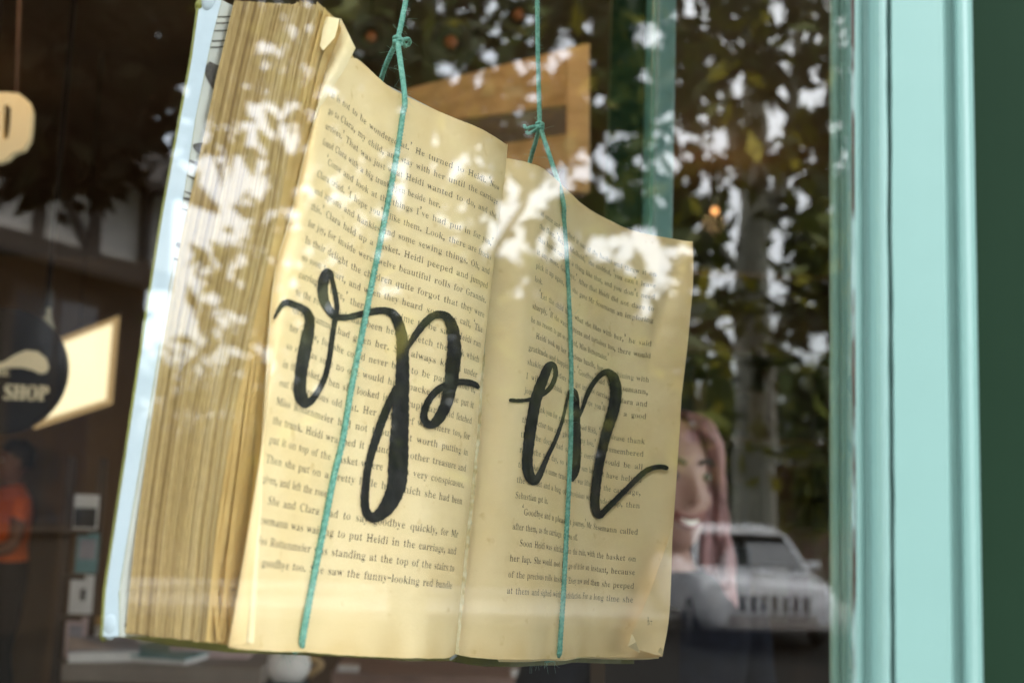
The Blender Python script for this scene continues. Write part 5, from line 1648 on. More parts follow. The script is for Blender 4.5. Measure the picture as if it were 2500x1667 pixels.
# round hanging sign
zs = 1.35
c = at_y(8, 905, zs)
R_ = 152 / F * (zs + 0.285)
sg = thing('hanging_sign', 'round dark hanging sign with cream shop lettering under an open book emblem', 'sign', c)
disc(MB(), c, R_, zs - 0.008, zs + 0.008).build('sign_board', M['sign_black'], sg, bevel=0.002)
sz = 66 / F * (zs + 0.285)
v_, f_ = put_text('BOOK SHOP', (c[0], at_y(0, 975, zs)[2]), sz * 1.18, zs - 0.0095, 0.72, 0.0018)
mk('lettering', v_, f_, M['cream'], sg)
v_, f_ = put_text('THE', (c[0], at_y(0, 918, zs)[2]), sz * 0.5, zs - 0.0095, 0.95, 0.0007)
mk('lettering', v_, f_, M['cream'], sg)
em = []
for x, y in ((-8, 893), (20, 884), (45, 868), (72, 857), (98, 860), (118, 876), (125, 898), (118, 912), (104, 914), (88, 906), (60, 899), (30, 899), (-8, 905)):
    p = at_y(x, y, zs)
    em.append((p[0], p[2]))
em = em + [(2 * c[0] - x, z) for x, z in reversed(em[1:-1])]
MB().prism(em, zs - 0.0125, zs - 0.0085).build('book_emblem', M['cream'], sg)
for dx in (-0.05, 0.05):
    MB().tube([c + [dx, 0, R_ * 0.9], c + [dx, 0, 2.99 - c[2]]], 0.0015, 6).build('hanging_wire', M['wire'], sg)

# blind behind the sign, its sunlight put in as emission
zb_ = 3.6
q = [at_y(x, y, zb_) for x, y in ((98, 846), (289, 770), (271, 985), (82, 1046))]
lw_ = thing('lit_window_blind', 'sunlit cream blind glowing behind the round dark sign', 'blind', q[3])
M['blind_hem'] = emit('sunlit_blind_hem', (1.0, 0.66, 0.30), 0.085)  # dimmer amber border imitates the light fading at the edges
cq = sum(q) / 4
qi = [cq + (p - cq) * 0.86 + [0, -0.001, 0] for p in q]
MB().hexa(qi, [p + [0, 0.02, 0] for p in qi]).build('blind', M['lit_window'], lw_)
hm = MB()
for i in range(4):
    j = (i + 1) % 4
    hm.hexa([q[i], q[j], qi[j] + [0, 0.001, 0], qi[i] + [0, 0.001, 0]], [p + [0, 0.015, 0] for p in (q[i], q[j], qi[j], qi[i])])
hm.build('hem', M['blind_hem'], lw_)
MB().tube([q[0] + [-0.005, 0, 0.008], q[1] + [0.005, 0, 0.008]], 0.007, 8).build('rail', M['dark_wood'], lw_)
MB().tube([(q[0] + q[1]) / 2 + [0, 0, 0.01], ((q[0] + q[1]) / 2) * [1, 1, 0] + [0, 0, 2.99]], 0.002, 6).build('hanging_wire', M['wire'], lw_)

# cream rounded tag on a cord, slot through the middle
zt_ = 1.15
out_ = [(-60, 395), (-62, 300), (-58, 250), (-30, 232), (20, 229), (52, 233), (72, 250), (80, 275), (79, 310), (74, 345), (60, 368), (34, 378), (20, 392), (0, 400)]
slot = [(13, 262), (24, 258), (31, 270), (29, 310), (24, 342), (12, 345), (9, 320)]
po = [at_y(x, y, zt_) for x, y in out_]
ps = [at_y(x, y, zt_) for x, y in slot]
loops = [[Vector((p[0], p[2], 0)) for p in po], [Vector((p[0], p[2], 0)) for p in ps]]
tri = tessellate_polygon(loops)
flat = po + ps
nn_ = len(flat)
vs_ = [(p[0], zt_ - 0.006, p[2]) for p in flat] + [(p[0], zt_ + 0.006, p[2]) for p in flat]
fs_ = [tuple(t) for t in tri] + [tuple(nn_ + i for i in reversed(t)) for t in tri]
for st, ln in ((0, len(po)), (len(po), len(ps))):
    for i in range(ln):
        a, b = st + i, st + (i + 1) % ln
        fs_.append((a, b, b + nn_, a + nn_))
tg = thing('hanging_letter', 'cream cut-out rounded letter hung on a thin brown cord, edge cropped', 'hanging letter', po[4])
mk('letter', vs_, fs_, M['cream'], tg)
MB().tube([po[4] + [0.01, 0, 0], at_y(47, 0, zt_) + [0.0, 0, 0], at_y(52, -900, zt_)], 0.0022, 6).build('hanging_cord', mat('brown_cord', (0.05, 0.025, 0.018), 0.8), tg)

# unlit pear bulb on its flex
zl = 1.6
c = at_y(113, 808, zl)
bl = thing('hanging_bulb', 'unlit milky pear-shaped bulb hanging above the round sign', 'light bulb', c)
rb_ = 21 / F * (zl + 0.285)
MB().loft([ell((c[0], c[1], c[2] + dz * rb_), f__ * rb_, f__ * rb_, 16) for dz, f__ in ((-1.0, 0.12), (-0.9, 0.5), (-0.5, 0.9), (0, 1.0), (0.5, 0.92), (1.1, 0.62), (1.7, 0.42), (2.2, 0.36), (2.9, 0.36))]).build('bulb', M['bulb_glass'], bl, smooth=True)
MB().tube([c + [0, 0, 2.7 * rb_], c + [0, 0, 4.6 * rb_]], 0.5 * rb_, 12).build('socket', M['dark_card'], bl)
MB().tube([c + [0, 0, 4.5 * rb_], (c[0], c[1], 2.99)], 0.003, 6).build('flex', M['wire'], bl)

# man in orange, deep in the shop
hp2 = at_y(36, 1128, 6.7)
MAN_H = float(hp2[2] + 0.118)
arms_m = [[(-0.175, 0, 1.345), (-0.255, 0.05, 1.10), (-0.10, 0.22, 1.06), (0.0, 0.26, 1.08)],
          [(0.175, 0, 1.345), (0.265, 0.04, 1.10), (0.12, 0.23, 1.08), (0.02, 0.27, 1.12)]]
person('person', 'dark-haired person in a bright orange shirt with folded arms, standing far inside', (hp2[0], 6.7, 0.02), (MAN_H - 0.02) / (1.56 + 0.118) * 1.68, 2.2,
       M['skin_brown'], M['orange_cloth'], M['black_cloth'], M['hair_dark'], 'short', arms_m)

# narrow card rack with a column of cards
zr_ = 2.3
rk = thing('card_rack', 'slim dark wooden rack carrying a column of greetings cards', 'card rack', at_y(205, 1667, zr_) * [1, 1, 0] + [0, 0, 0.02])
a, b = at_y(172, 1180, zr_ + 0.03), at_y(248, 1180, zr_ + 0.03)
for x in (a[0], b[0]):
    MB().box(x - 0.008, x + 0.008, zr_ + 0.02, zr_ + 0.04, 0.02, a[2] + 0.06).build('upright', M['dark_wood'], rk)
for y in (1292, 1400, 1500, 1610):
    z = at_y(200, y, zr_)[2]
    MB().box(a[0] + 0.009, b[0] - 0.009, zr_ - 0.01, zr_ + 0.035, z - 0.012, z - 0.002).build('ledge', M['dark_wood'], rk)
CARDS = [((176, 1208, 242, 1290), 'white_card', 'black and white card at the top of the slim rack', 'dark_card', (0.05, 0.95, 0.05, 0.62)),
         ((181, 1302, 242, 1398), 'teal_card', 'teal patterned card below the black and white one', 'grey_card', (0.15, 0.9, 0.35, 0.85)),
         ((166, 1404, 230, 1497), 'white_card', 'white card with one small dark figure, under the teal card', 'dark_card', (0.5, 0.68, 0.35, 0.65)),
         ((154, 1506, 214, 1606), 'pinkish', 'pale pink and grey card, lowest on the slim rack', 'grey_card', (0.2, 0.8, 0.3, 0.8))]
for (x0_, y0_, x1_, y1_), m_, lab, m2, (fa, fb, fc, fd) in CARDS:
    p, q = at_y(x0_, y1_, zr_ - 0.004), at_y(x1_, y0_, zr_ - 0.004)
    cd = thing('greetings_card', lab, 'card', ((p[0] + q[0]) / 2, zr_, p[2]), 'cards on the slim rack')
    MB().box(p[0], q[0], zr_ - 0.004, zr_ + 0.001, p[2], q[2]).build('card', M[m_], cd)
    w_, h_ = q[0] - p[0], q[2] - p[2]
    MB().box(p[0] + w_ * fa, p[0] + w_ * fb, zr_ - 0.0058, zr_ - 0.0041, p[2] + h_ * fc, p[2] + h_ * fd).build('picture', M[m2], cd)

# counter along the window, with things lying on it
zc0 = 2.05
ctop = float(at_y(300, 1622, zc0)[2])
ct = thing('counter', 'pale topped wooden counter under the hung book', 'counter', (-0.75, 2.3, 0.02))
xa, xb_ = at_y(150, 1622, zc0)[0], at_y(640, 1622, zc0)[0]
MB().box(xa, xb_, zc0, zc0 + 0.55, ctop - 0.035, ctop).build('counter_top', mat('pale_counter', (0.26, 0.22, 0.19), 0.5, (0.20, 0.165, 0.14), 9), ct, bevel=0.004)
MB().box(xa + 0.02, xb_ - 0.02, zc0 + 0.03, zc0 + 0.52, 0.02, ctop - 0.036).build('front_panel', M['dark_wood'], ct)


def lying(name, label, cat, x, depth, w, d, h, m1, m2=None, rot=0.0, group=None):
    cx = float(at_y(x, 1600, zc0 + depth)[0])
    t = thing(name, label, cat, (cx, zc0 + depth, ctop), group)
    ca, sa = math.cos(rot), math.sin(rot)
    b = MB().box(-w / 2, w / 2, -d / 2, d / 2, 0.0005, h)
    vv = [(cx + x_ * ca - y_ * sa, zc0 + depth + x_ * sa + y_ * ca, ctop + z_) for x_, y_, z_ in b.v]
    mk('pages' if h > 0.012 else 'sheet', vv, b.f, m1, t)
    if m2:
        b = MB().box(-w / 2 - 0.003, w / 2 + 0.003, -d / 2 - 0.003, d / 2 + 0.003, h + 0.0003, h + 0.004)
        vv = [(cx + x_ * ca - y_ * sa, zc0 + depth + x_ * sa + y_ * ca, ctop + z_) for x_, y_, z_ in b.v]
        mk('cover', vv, b.f, m2, t)
    return t


lying('stacked_book', 'thin book with a grey lilac cover on the counter end by the card rack', 'book', 250, 0.12, 0.13, 0.2, 0.02, M['white_card'], M['grey_card'], 0.3)
lying('stacked_book', 'book with a mustard yellow cover on the counter behind the lilac one', 'book', 235, 0.40, 0.10, 0.14, 0.03, M['white_card'], mat('mustard_cover', (0.34, 0.22, 0.03), 0.6), 0.1)
lying('stacked_book', 'thick pile-sized book with an orange brown cover on the counter', 'book', 360, 0.38, 0.12, 0.16, 0.035, M['white_card'], mat('rust_cover', (0.34, 0.12, 0.05), 0.6), -0.1)
lying('magazine', 'dark magazine with a teal band lying flat on the counter', 'magazine', 420, 0.14, 0.17, 0.22, 0.010, M['white_card'], M['teal_card'], -0.25)
lying('stacked_book', 'wide black covered book on the counter under the hung page block', 'book', 530, 0.22, 0.16, 0.22, 0.03, M['pinkish'], M['dark_card'], 0.05)

# white pot with a black base standing under the book
zz_ = 1.75
c = at_y(705, 1640, zz_)
pt = thing('white_jug', 'white rounded jug on a black stand below the mint cord end', 'jug', (c[0], c[1], 0.02))
kx = (zz_ + 0.285) / F
MB().loft([ell((c[0], c[1], c[2] + dz * kx), r_ * kx, r_ * kx, 20) for dz, r_ in ((-20, 34), (0, 48), (25, 52), (42, 46), (50, 40), (52, 34))]).build('jug_body', M['white_card'], pt, smooth=True)
MB().tube(resample(np.array([c + [45 * kx, 0, 35 * kx], c + [75 * kx, 0, 20 * kx], c + [48 * kx, 0, -6 * kx]]), 0.004), 0.006, 8).build('handle', M['crate_wood'], pt, smooth=True)
MB().tube([c + [0, 0, -21 * kx], c + [0, 0, -60 * kx]], 50 * kx, 24).build('stand_top', M['dark_card'], pt)
MB().tube([c + [0, 0, -61 * kx], (c[0], c[1], 0.02)], 0.02, 10).build('stand_leg', M['dark_card'], pt)

# pale painted stool leg group / trestle
zz_ = 2.6
tr = thing('trestle_table', 'trestle table with pinkish wooden top and pale painted legs, below the book', 'table', (at_y(1100, 1640, zz_)[0], zz_, 0.02))
p0, p1 = at_y(820, 1640, zz_), at_y(1420, 1640, zz_)
tz = float(at_y(1000, 1630, zz_)[2])
MB().box(p0[0], p1[0], zz_ - 0.1, zz_ + 0.7, tz - 0.03, tz).build('table_top', mat('pinkish_boards', (0.30, 0.19, 0.15), 0.5, (0.18, 0.11, 0.085), 6, (1, 14, 1)), tr)
for x in (855, 1268):
    for dy in (-0.06, 0.62):
        q = at_y(x, 1640, zz_)
        MB().box(q[0] - 0.024, q[0] + 0.024, zz_ + dy - 0.02, zz_ + dy + 0.02, 0.02, tz - 0.031 if dy > 0 else tz + 0.012).build('leg', M['white_card'], tr)

# crate shelf of pine boards hung high behind the page tops
zk = 1.15
cr = thing('wooden_crate', 'warm pine slatted crate hung high behind the hanging book', 'crate', at_y(1200, 390, zk))


def slab(quad, d0, d1, thick=0.012):
    out = []
    for x, y in quad:
        dep = zk + d0 + (d1 - d0) * (x - 960) / 480
        out.append(at_y(x, y, dep))
    return MB().hexa(out, [p + [0.0, thick, 0.0] for p in out])


slab([(930, 232), (1436, 104), (1436, 248), (930, 320)], 0.20, 0.0).build('board', M['crate_wood'], cr, bevel=0.002)
slab([(930, 396), (1436, 318), (1436, 392), (930, 520)], 0.20, 0.0).build('board', M['crate_wood'], cr, bevel=0.002)
slab([(1384, 118), (1440, 104), (1440, 470), (1384, 470)], 0.008, -0.014).build('upright', M['crate_wood'], cr, bevel=0.002)
slab([(936, 236), (990, 222), (990, 520), (936, 520)], 0.182, 0.165).build('upright', M['crate_wood'], cr, bevel=0.002)
q = [at_y(x, y, zk + 0.30) for x, y in ((930, 250), (1430, 150), (1430, 480), (930, 520))]
MB().hexa(q, [p + [0, 0.008, 0] for p in q]).build('back_panel', M['dark_wood'], cr)
for x in (965, 1412):
    p = at_y(x, 130 if x > 1000 else 235, zk + (0.18 if x < 1000 else 0.0))
    MB().tube([p, (p[0], p[1], 2.99)], 0.002, 6).build('hanging_wire', M['wire'], cr)

# wreaths hung on a batten above the crate
zw = 1.45
for (x, y, r_), lab in (((905, 95, 62), 'dark leafy wreath with a red berry, leftmost above the pine crate'),
                        ((1098, 108, 74), 'dark leafy wreath round an orange berry, in the middle above the pine crate'),
                        ((1262, 42, 70), 'dark leafy wreath nearest the green post, partly above the frame')):
    c = at_y(x, y, zw)
    w = thing('wreath', lab, 'wreath', c, 'dark wreaths hung above the crate')
    R_ = r_ / F * (zw + 0.285)
    mb = MB().torus(c, R_ * 0.62, R_ * 0.34, 'y', 28, 10)
    wr = np.random.default_rng(int(x))
    for _ in range(130):
        a = wr.uniform(0, 6.28)
        q = c + [R_ * 0.62 * math.cos(a), 0, R_ * 0.62 * math.sin(a)] + wr.normal(0, R_ * 0.2, 3)
        d1, d2 = wr.normal(0, 1, 3) * R_ * 0.14, wr.normal(0, 1, 3) * R_ * 0.05
        mb.raw([q - d1, q + d2, q + d1, q - d2], [(0, 1, 2, 3)])
    mb.build('foliage', M['wreath'], w)
    MB().ball(c + [R_ * 0.05, -R_ * 0.3, -R_ * 0.05], R_ * 0.24, n=10, m=7).build('berry', M['berry'], w, smooth=True)
    MB().tube([c + [0, 0, R_ * 0.7], (c[0], c[1], 2.99)], 0.0015, 6).build('hanging_wire', M['wire'], w)

# green post and panel of the window return inside
zp = 0.5
pa, pb_ = at_y(1584, 600, zp), at_y(1632, 600, zp)
gp = thing('window_post', 'mint green inner window post with dark green panel beside it', 'post', ((pa[0] + pb_[0]) / 2, zp, 0.02))
zlow = float(at_y(1600, 1480, zp)[2])
mb = MB().box(pa[0], pb_[0], zp, zp + 0.06, zlow, 2.99)
mb.build('post', mat('strong_mint_paint', (0.105, 0.26, 0.205), 0.4, (0.09, 0.235, 0.185), 10, (1, 1, 0.3)), gp, bevel=0.003)
MB().box(pb_[0] - 0.012, pb_[0] + 0.001, zp - 0.010, zp - 0.001, zlow, 2.99).build('bead', M['mint'], gp, bevel=0.002)
pc_ = at_y(1482, 600, zp + 0.03)
MB().box(pc_[0], pa[0] - 0.001, zp + 0.03, zp + 0.05, zlow, 2.99).build('panel', M['dark_green'], gp)
MB().box(pc_[0], pb_[0] + 0.01, zp - 0.012, zp + 0.065, 0.02, zlow - 0.001).build('plinth', M['sign_black'], gp)

# bookcase at the back right
bk = thing('bookcase', 'tall dark wooden bookcase at the back of the shop, right of the green post', 'bookcase', (1.3, 5.2, 0.02))
x0_, x1_ = 0.95, 2.2
MB().box(x0_, x0_ + 0.04, 5.0, 5.35, 0.02, 2.6).build('side', M['dark_wood'], bk)
MB().box(x1_ - 0.04, x1_, 5.0, 5.35, 0.02, 2.6).build('side', M['dark_wood'], bk)
MB().box(x0_ + 0.041, x1_ - 0.041, 5.33, 5.35, 0.02, 2.6).build('back', M['dark_wood'], bk)
for z in (0.1, 0.52, 0.94, 1.36, 1.78, 2.2, 2.56):
    MB().box(x0_ + 0.041, x1_ - 0.041, 5.0, 5.328, z, z + 0.03).build('shelf', M['dark_wood'], bk)
br = np.random.default_rng(77)
spine_m = [mat('spine_cloth_%s' % n_, c_, 0.7) for n_, c_ in (('red', (0.05, 0.012, 0.01)), ('blue', (0.014, 0.024, 0.04)), ('green', (0.018, 0.03, 0.016)), ('cream', (0.10, 0.082, 0.055)), ('black', (0.01, 0.01, 0.01)))]
for z in (0.97, 1.39, 1.81):
    x = x0_ + 0.05
    while x < x1_ - 0.10:
        w_ = br.uniform(0.05, 0.11)
        h_ = br.uniform(0.2, 0.34)
        ci = int(br.integers(5))
        if br.random() < 0.75:
            o = MB().box(x, x + w_ - 0.003, 5.06, 5.26, z + 0.0, z + h_).build('shelved_book', spine_m[ci])
            tag(o, '%s book standing on the %s bookcase shelf at the back' % (('red', 'blue', 'green', 'cream', 'black')[ci], {0.97: 'lower', 1.39: 'middle', 1.81: 'upper'}[z]), 'book', 'books on the back bookcase')
        x += w_

# small warm lamps
for (x, y, yy, lab, en_) in ((1745, 515, 4.6, 'small warm lit bulb on a flex, nearest the green post', 0.5), (1988, 140, 4.2, 'small warm lit bulb on a flex, high beside the mint frame', 0.5),
                        (-330, 880, 3.6, 'warm lit bulb on a flex at the far end of the shop', 9.0),
                        (1180, -420, 0.86, 'warm bulb hung just above the pine crate', 0.45),  # added out of frame to brighten the crate
                        (60, -420, 1.02, 'warm bulb hung in front of the round dark sign', 0.6),  # added above the frame to brighten sign and hanging letter
                        (1750, -760, 0.95, 'warm bulb hung over the pink haired woman', 0.7)):  # added out of frame to light the woman's face
    c = at_y(x, y, yy)
    lp = thing('pendant_lamp', lab, 'lamp', c, 'warm bulbs hung from the shop ceiling')
    MB().ball(c, 0.017, n=14, m=10).build('bulb', M['glow'], lp, smooth=True)
    MB().tube([c + [0, 0, 0.02], c + [0, 0, 0.07]], 0.014, 10).build('socket', M['dark_card'], lp)
    MB().tube([c + [0, 0, 0.07], (c[0], c[1], 2.99)], 0.003, 6).build('flex', M['wire'], lp)
    if 'far end' in lab or 'round dark' in lab:
        rings_ = [[(c[0] + r_ * math.cos(a), c[1] + r_ * math.sin(a), c[2] + dz) for a in np.linspace(0, 2 * math.pi, 24, endpoint=False)] for dz, r_ in ((-0.02, 0.16), (0.04, 0.12), (0.09, 0.03))]
        MB().loft(rings_, caps=False).build('lamp_shade', M['dark_card'], lp)  # unseen shade added to keep bulb light off the ceiling
    ld = bpy.data.lights.new('lamp_light', 'POINT')
    ld.energy = en_
    ld.color = (1.0, 0.62, 0.28) if 'woman' not in lab else (1.0, 0.82, 0.66)
    ld.shadow_soft_size = 0.05
    lo = bpy.data.objects.new('lamp_light', ld)
    COL.objects.link(lo)
    lo.parent = lp
    lo.location = (0, -0.02, -0.045)


# ------------------------------------------------------------------ across the street (all of it seen mirrored in the pane)
M['bark'] = mat('plane_bark', (0.245, 0.242, 0.19), 0.9, (0.20, 0.197, 0.152), 3, (1, 1, 0.4), bump=0.4, bscale=25)
M['leaf'] = tinted('leaves', [(0, (0.022, 0.030, 0.008)), (0.45, (0.050, 0.070, 0.013)), (0.75, (0.13, 0.140, 0.016)), (1, (0.33, 0.28, 0.02))], 0.5, 0.35, 0.35)
M['dark_leaf'] = tinted('dark_leaves', [(0, (0.006, 0.006, 0.003)), (0.6, (0.011, 0.010, 0.004)), (0.93, (0.02, 0.019, 0.005)), (1, (0.10, 0.085, 0.012))], 0.8, 0.1, 0.05)  # leaf colours darkened to imitate foliage in shade
M['plaster'] = mat('grey_plaster', (0.62, 0.585, 0.555), 0.9, (0.55, 0.52, 0.49), 2)
M['timber'] = mat('dark_timber', (0.06, 0.046, 0.036), 0.8, (0.045, 0.033, 0.025), 8)
M['tile'] = mat('brown_roof_tiles', (0.035, 0.024, 0.015), 0.9, (0.022, 0.015, 0.01), 10, (1, 1, 5))
M['dark_glass'] = mat('dark_window_glass', (0.03, 0.035, 0.045), 0.08, spec=0.6)
M['car_white'] = mat('white_car_paint', (0.74, 0.74, 0.765), 0.25, (0.72, 0.72, 0.745), 4, coat=0.6)
M['car_glass'] = mat('car_glass', (0.02, 0.022, 0.02), 0.05, spec=0.7)
M['black_plastic'] = mat('black_plastic', (0.02, 0.02, 0.02), 0.5)
M['tyre'] = mat('tyre_rubber', (0.02, 0.02, 0.02), 0.85)
M['rim'] = mat('wheel_rim', (0.5, 0.5, 0.52), 0.3, metal=0.8)
M['lamp_glass'] = mat('headlight_glass', (0.55, 0.57, 0.6), 0.1, spec=0.7)

# half-timbered house on the corner, its side street running away
h0 = mir(at_y(0, 600, 11.2))
hd_ = unit([0.42, -0.906, 0])
hn = np.array([hd_[1], -hd_[0], 0])
if hn @ (CAM - h0) < 0:
    hn = -hn
hs = thing('timbered_house', 'half-timbered grey house with dark braces and brown roof, mirrored beside the book', 'house', h0 * [1, 1, 0] - hn * 2.5)


def hq(t, d, z):
    return h0 * [1, 1, 0] + hd_ * t + hn * d + np.array([0, 0, z])


def hbox(mb, t0, t1, d0, d1, z0, z1):
    vs = [hq(t, d, z) for t in (t0, t1) for d in (d0, d1) for z in (z0, z1)]
    return mb.raw(vs, [(0, 1, 3, 2), (4, 6, 7, 5), (0, 4, 5, 1), (2, 3, 7, 6), (0, 2, 6, 4), (1, 5, 7, 3)])


T0, T1, EV, JT = -7.0, 2.6, 4.95, 3.72
hbox(MB(), T0, T1, -5.0, 0.0, JT, EV + 0.2).build('upper_wall', M['plaster'], hs)
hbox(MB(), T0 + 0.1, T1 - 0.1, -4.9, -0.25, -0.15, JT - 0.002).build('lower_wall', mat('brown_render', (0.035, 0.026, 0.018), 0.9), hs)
mb = MB()
rf = [hq(T0 - 0.3, 0.45, EV - 0.12), hq(T1 + 0.3, 0.45, EV - 0.12), hq(T1 + 0.3, -2.5, EV + 2.6), hq(T0 - 0.3, -2.5, EV + 2.6), hq(T0 - 0.3, -5.4, EV - 0.12), hq(T1 + 0.3, -5.4, EV - 0.12)]
top = rf
bot = [p - np.array([0, 0, 0.12]) for p in rf]
mb.raw(top + bot, [(0, 1, 2, 3), (3, 2, 5, 4), (7, 6, 9, 8), (8, 9, 10, 11), (0, 6, 7, 1), (4, 5, 11, 10), (0, 3, 9, 6), (3, 4, 10, 9), (1, 7, 8, 2), (2, 8, 11, 5)])
roof_o = mb.build('roof', M['tile'], hs)
hbox(MB(), -1.5, -0.7, -2.9, -2.2, EV + 2.0, EV + 3.6).build('chimney', mat('chimney_brick', (0.16, 0.07, 0.045), 0.9, (0.10, 0.045, 0.03), 20), roof_o)
mb = MB()
hbox(mb, T0, T1, 0.002, 0.06, JT - 0.02, JT + 0.20)
hbox(mb, T0, T1, 0.002, 0.055, EV - 0.10, EV + 0.06)
for t in np.arange(T0, T1, 0.82):
    hbox(mb, t, t + 0.15, 0.002, 0.05, JT + 0.2, EV - 0.1)
mb.build('timber_frame', M['timber'], hs)
tt = np.arange(T0, T1, 0.82)
for k, t in enumerate(tt[:-1]):
    if k % 4 in (0, 1):
        a0, a1 = (t + 0.15, t + 0.82) if k % 4 == 0 else (t + 0.82, t + 0.15)
        w_ = 0.075
        front = [hq(a0 - w_, 0.045, JT + 0.2), hq(a0 + w_, 0.045, JT + 0.2), hq(a1 + w_, 0.045, EV - 0.1), hq(a1 - w_, 0.045, EV - 0.1)]
        MB().hexa(front, [p - hn * 0.043 for p in front]).build('brace', M['timber'], hs)
for t in (-5.6, -3.4, -1.1, 0.95):
    mb = MB()
    hbox(mb, t - 0.55, t + 0.75, -0.248, -0.20, 0.9, 3.45)
    wo_ = mb.build('window', M['timber'], hs)
    for q0, q1 in ((-0.48, 0.07), (0.13, 0.68)):
        hbox(MB(), t + q0, t + q1, -0.199, -0.185, 1.0, 3.35).build('window_pane', M['dark_glass'], wo_)

# white car facing the shop
cxy = mir(at_y(1893, 1330, 12.1))
X0, Y0 = float(cxy[0]), float(cxy[1])
car = thing('parked_car', 'white car with dark slotted grille parked facing the shop, mirrored in the pane', 'car', (X0, Y0, -0.13))
g_ = -0.13
half = 0.88


def csec(y, pts):                             # an outline across the car at distance y behind its nose
    return [(X0 + s * x, Y0 - y, g_ + z) for s, lst in ((1, pts), (-1, list(reversed(pts)))) for x, z in lst]


low = [(0.02, [(0.62, 0.34), (0.70, 0.42), (0.72, 0.60), (0.66, 0.70)]), (0.10, [(0.74, 0.28), (0.82, 0.40), (0.83, 0.66), (0.74, 0.80)]),
       (0.45, [(0.78, 0.22), (0.87, 0.40), (0.87, 0.74), (0.76, 0.88)]), (1.05, [(0.78, 0.20), (0.88, 0.40), (0.88, 0.82), (0.78, 0.97)]),
       (1.6, [(0.78, 0.20), (0.88, 0.40), (0.88, 0.86), (0.80, 0.99)]), (3.3, [(0.78, 0.20), (0.88, 0.40), (0.88, 0.88), (0.80, 1.0)]),
       (3.85, [(0.76, 0.24), (0.86, 0.42), (0.86, 0.86), (0.78, 0.98)]), (4.0, [(0.68, 0.34), (0.78, 0.46), (0.78, 0.80), (0.70, 0.90)])]
MB().loft([csec(y, p) for y, p in low]).build('body', M['car_white'], car, smooth=True)
cab = [(1.10, [(0.74, 0.95), (0.73, 0.99)]), (1.75, [(0.74, 0.96), (0.60, 1.40)]), (2.1, [(0.74, 0.96), (0.59, 1.455)]), (3.0, [(0.74, 0.96), (0.58, 1.45)]), (3.55, [(0.72, 0.96), (0.60, 1.36)]), (3.85, [(0.72, 0.93), (0.70, 0.96)])]
MB().loft([csec(y, p) for y, p in cab]).build('cabin_glass', M['car_glass'], car)
mb = MB().loft([csec(y, p) for y, p in ((1.62, [(0.60, 1.385), (0.585, 1.415)]), (2.1, [(0.61, 1.455), (0.55, 1.52)]), (3.0, [(0.60, 1.45), (0.54, 1.52)]), (3.62, [(0.61, 1.355), (0.58, 1.385)]))])
mb.build('car_roof', M['car_white'], car, smooth=False)
for s in (-1, 1):
    MB().tube([(X0 + s * 0.765, Y0 - 1.08, g_ + 0.96), (X0 + s * 0.61, Y0 - 1.72, g_ + 1.40)], 0.035, 8).build('windscreen_pillar', M['car_white'], car)
    MB().tube([(X0 + s * 0.75, Y0 - 2.5, g_ + 0.96), (X0 + s * 0.61, Y0 - 2.5, g_ + 1.45)], 0.035, 8).build('door_pillar', M['black_plastic'], car)
    MB().ball((X0 + s * 0.93, Y0 - 1.35, g_ + 1.02), 0.09, 0.05, 0.06, 12, 8).build('wing_mirror', M['car_white'], car, smooth=True)
    hl = MB().ball((X0 + s * 0.62, Y0 - 0.13, g_ + 0.70), 0.15, 0.09, 0.085, 14, 8).build('headlight', M['lamp_glass'], car, smooth=True)
    for y in (0.80, 3.25):
        wh = MB().torus((X0 + s * 0.80, Y0 - y, g_ + 0.32), 0.225, 0.095, 'x', 28, 10).build('wheel', M['tyre'], car, smooth=True)
        rings_ = [[(X0 + s * dx, Y0 - y + r_ * math.cos(a), g_ + 0.32 + r_ * math.sin(a)) for a in np.linspace(0, 2 * math.pi, 24, endpoint=False)] for dx, r_ in ((0.75, 0.17), (0.86, 0.17), (0.875, 0.10))]
        MB().loft(rings_).build('rim', M['rim'], wh)
gr = MB().box(X0 - 0.46, X0 + 0.46, Y0 - 0.05, Y0 + 0.012, g_ + 0.50, g_ + 0.70).build('grille', M['black_plastic'], car)
mb = MB()
for k in range(8):
    x = X0 - 0.46 + 0.92 * k / 7
    mb.box(x - 0.03, x + 0.03, Y0 + 0.0125, Y0 + 0.022, g_ + 0.505, g_ + 0.695)
sl = mb.build('grille_bars', M['car_white'], gr)
MB().loft([[(X0 + sx * (0.80 - 0.10 * (1 - abs(q))), Y0 + 0.02 - dy, g_ + z) for sx, dy, z in ((-1, 0.16, 0.30), (-0.6, 0.0, 0.30), (0.6, 0.0, 0.30), (1, 0.16, 0.30), (1, 0.3, 0.30), (-1, 0.3, 0.30))] if q < 0 else
           [(X0 + sx * 0.80, Y0 + 0.02 - dy, g_ + 0.46) for sx, dy in ((-1, 0.16), (-0.6, 0.0), (0.6, 0.0), (1, 0.16), (1, 0.3), (-1, 0.3))] for q in (-1, 1)]).build('bumper', mat('grey_bumper', (0.30, 0.27, 0.25), 0.5), car)

car.scale = (0.88, 0.88, 0.86)

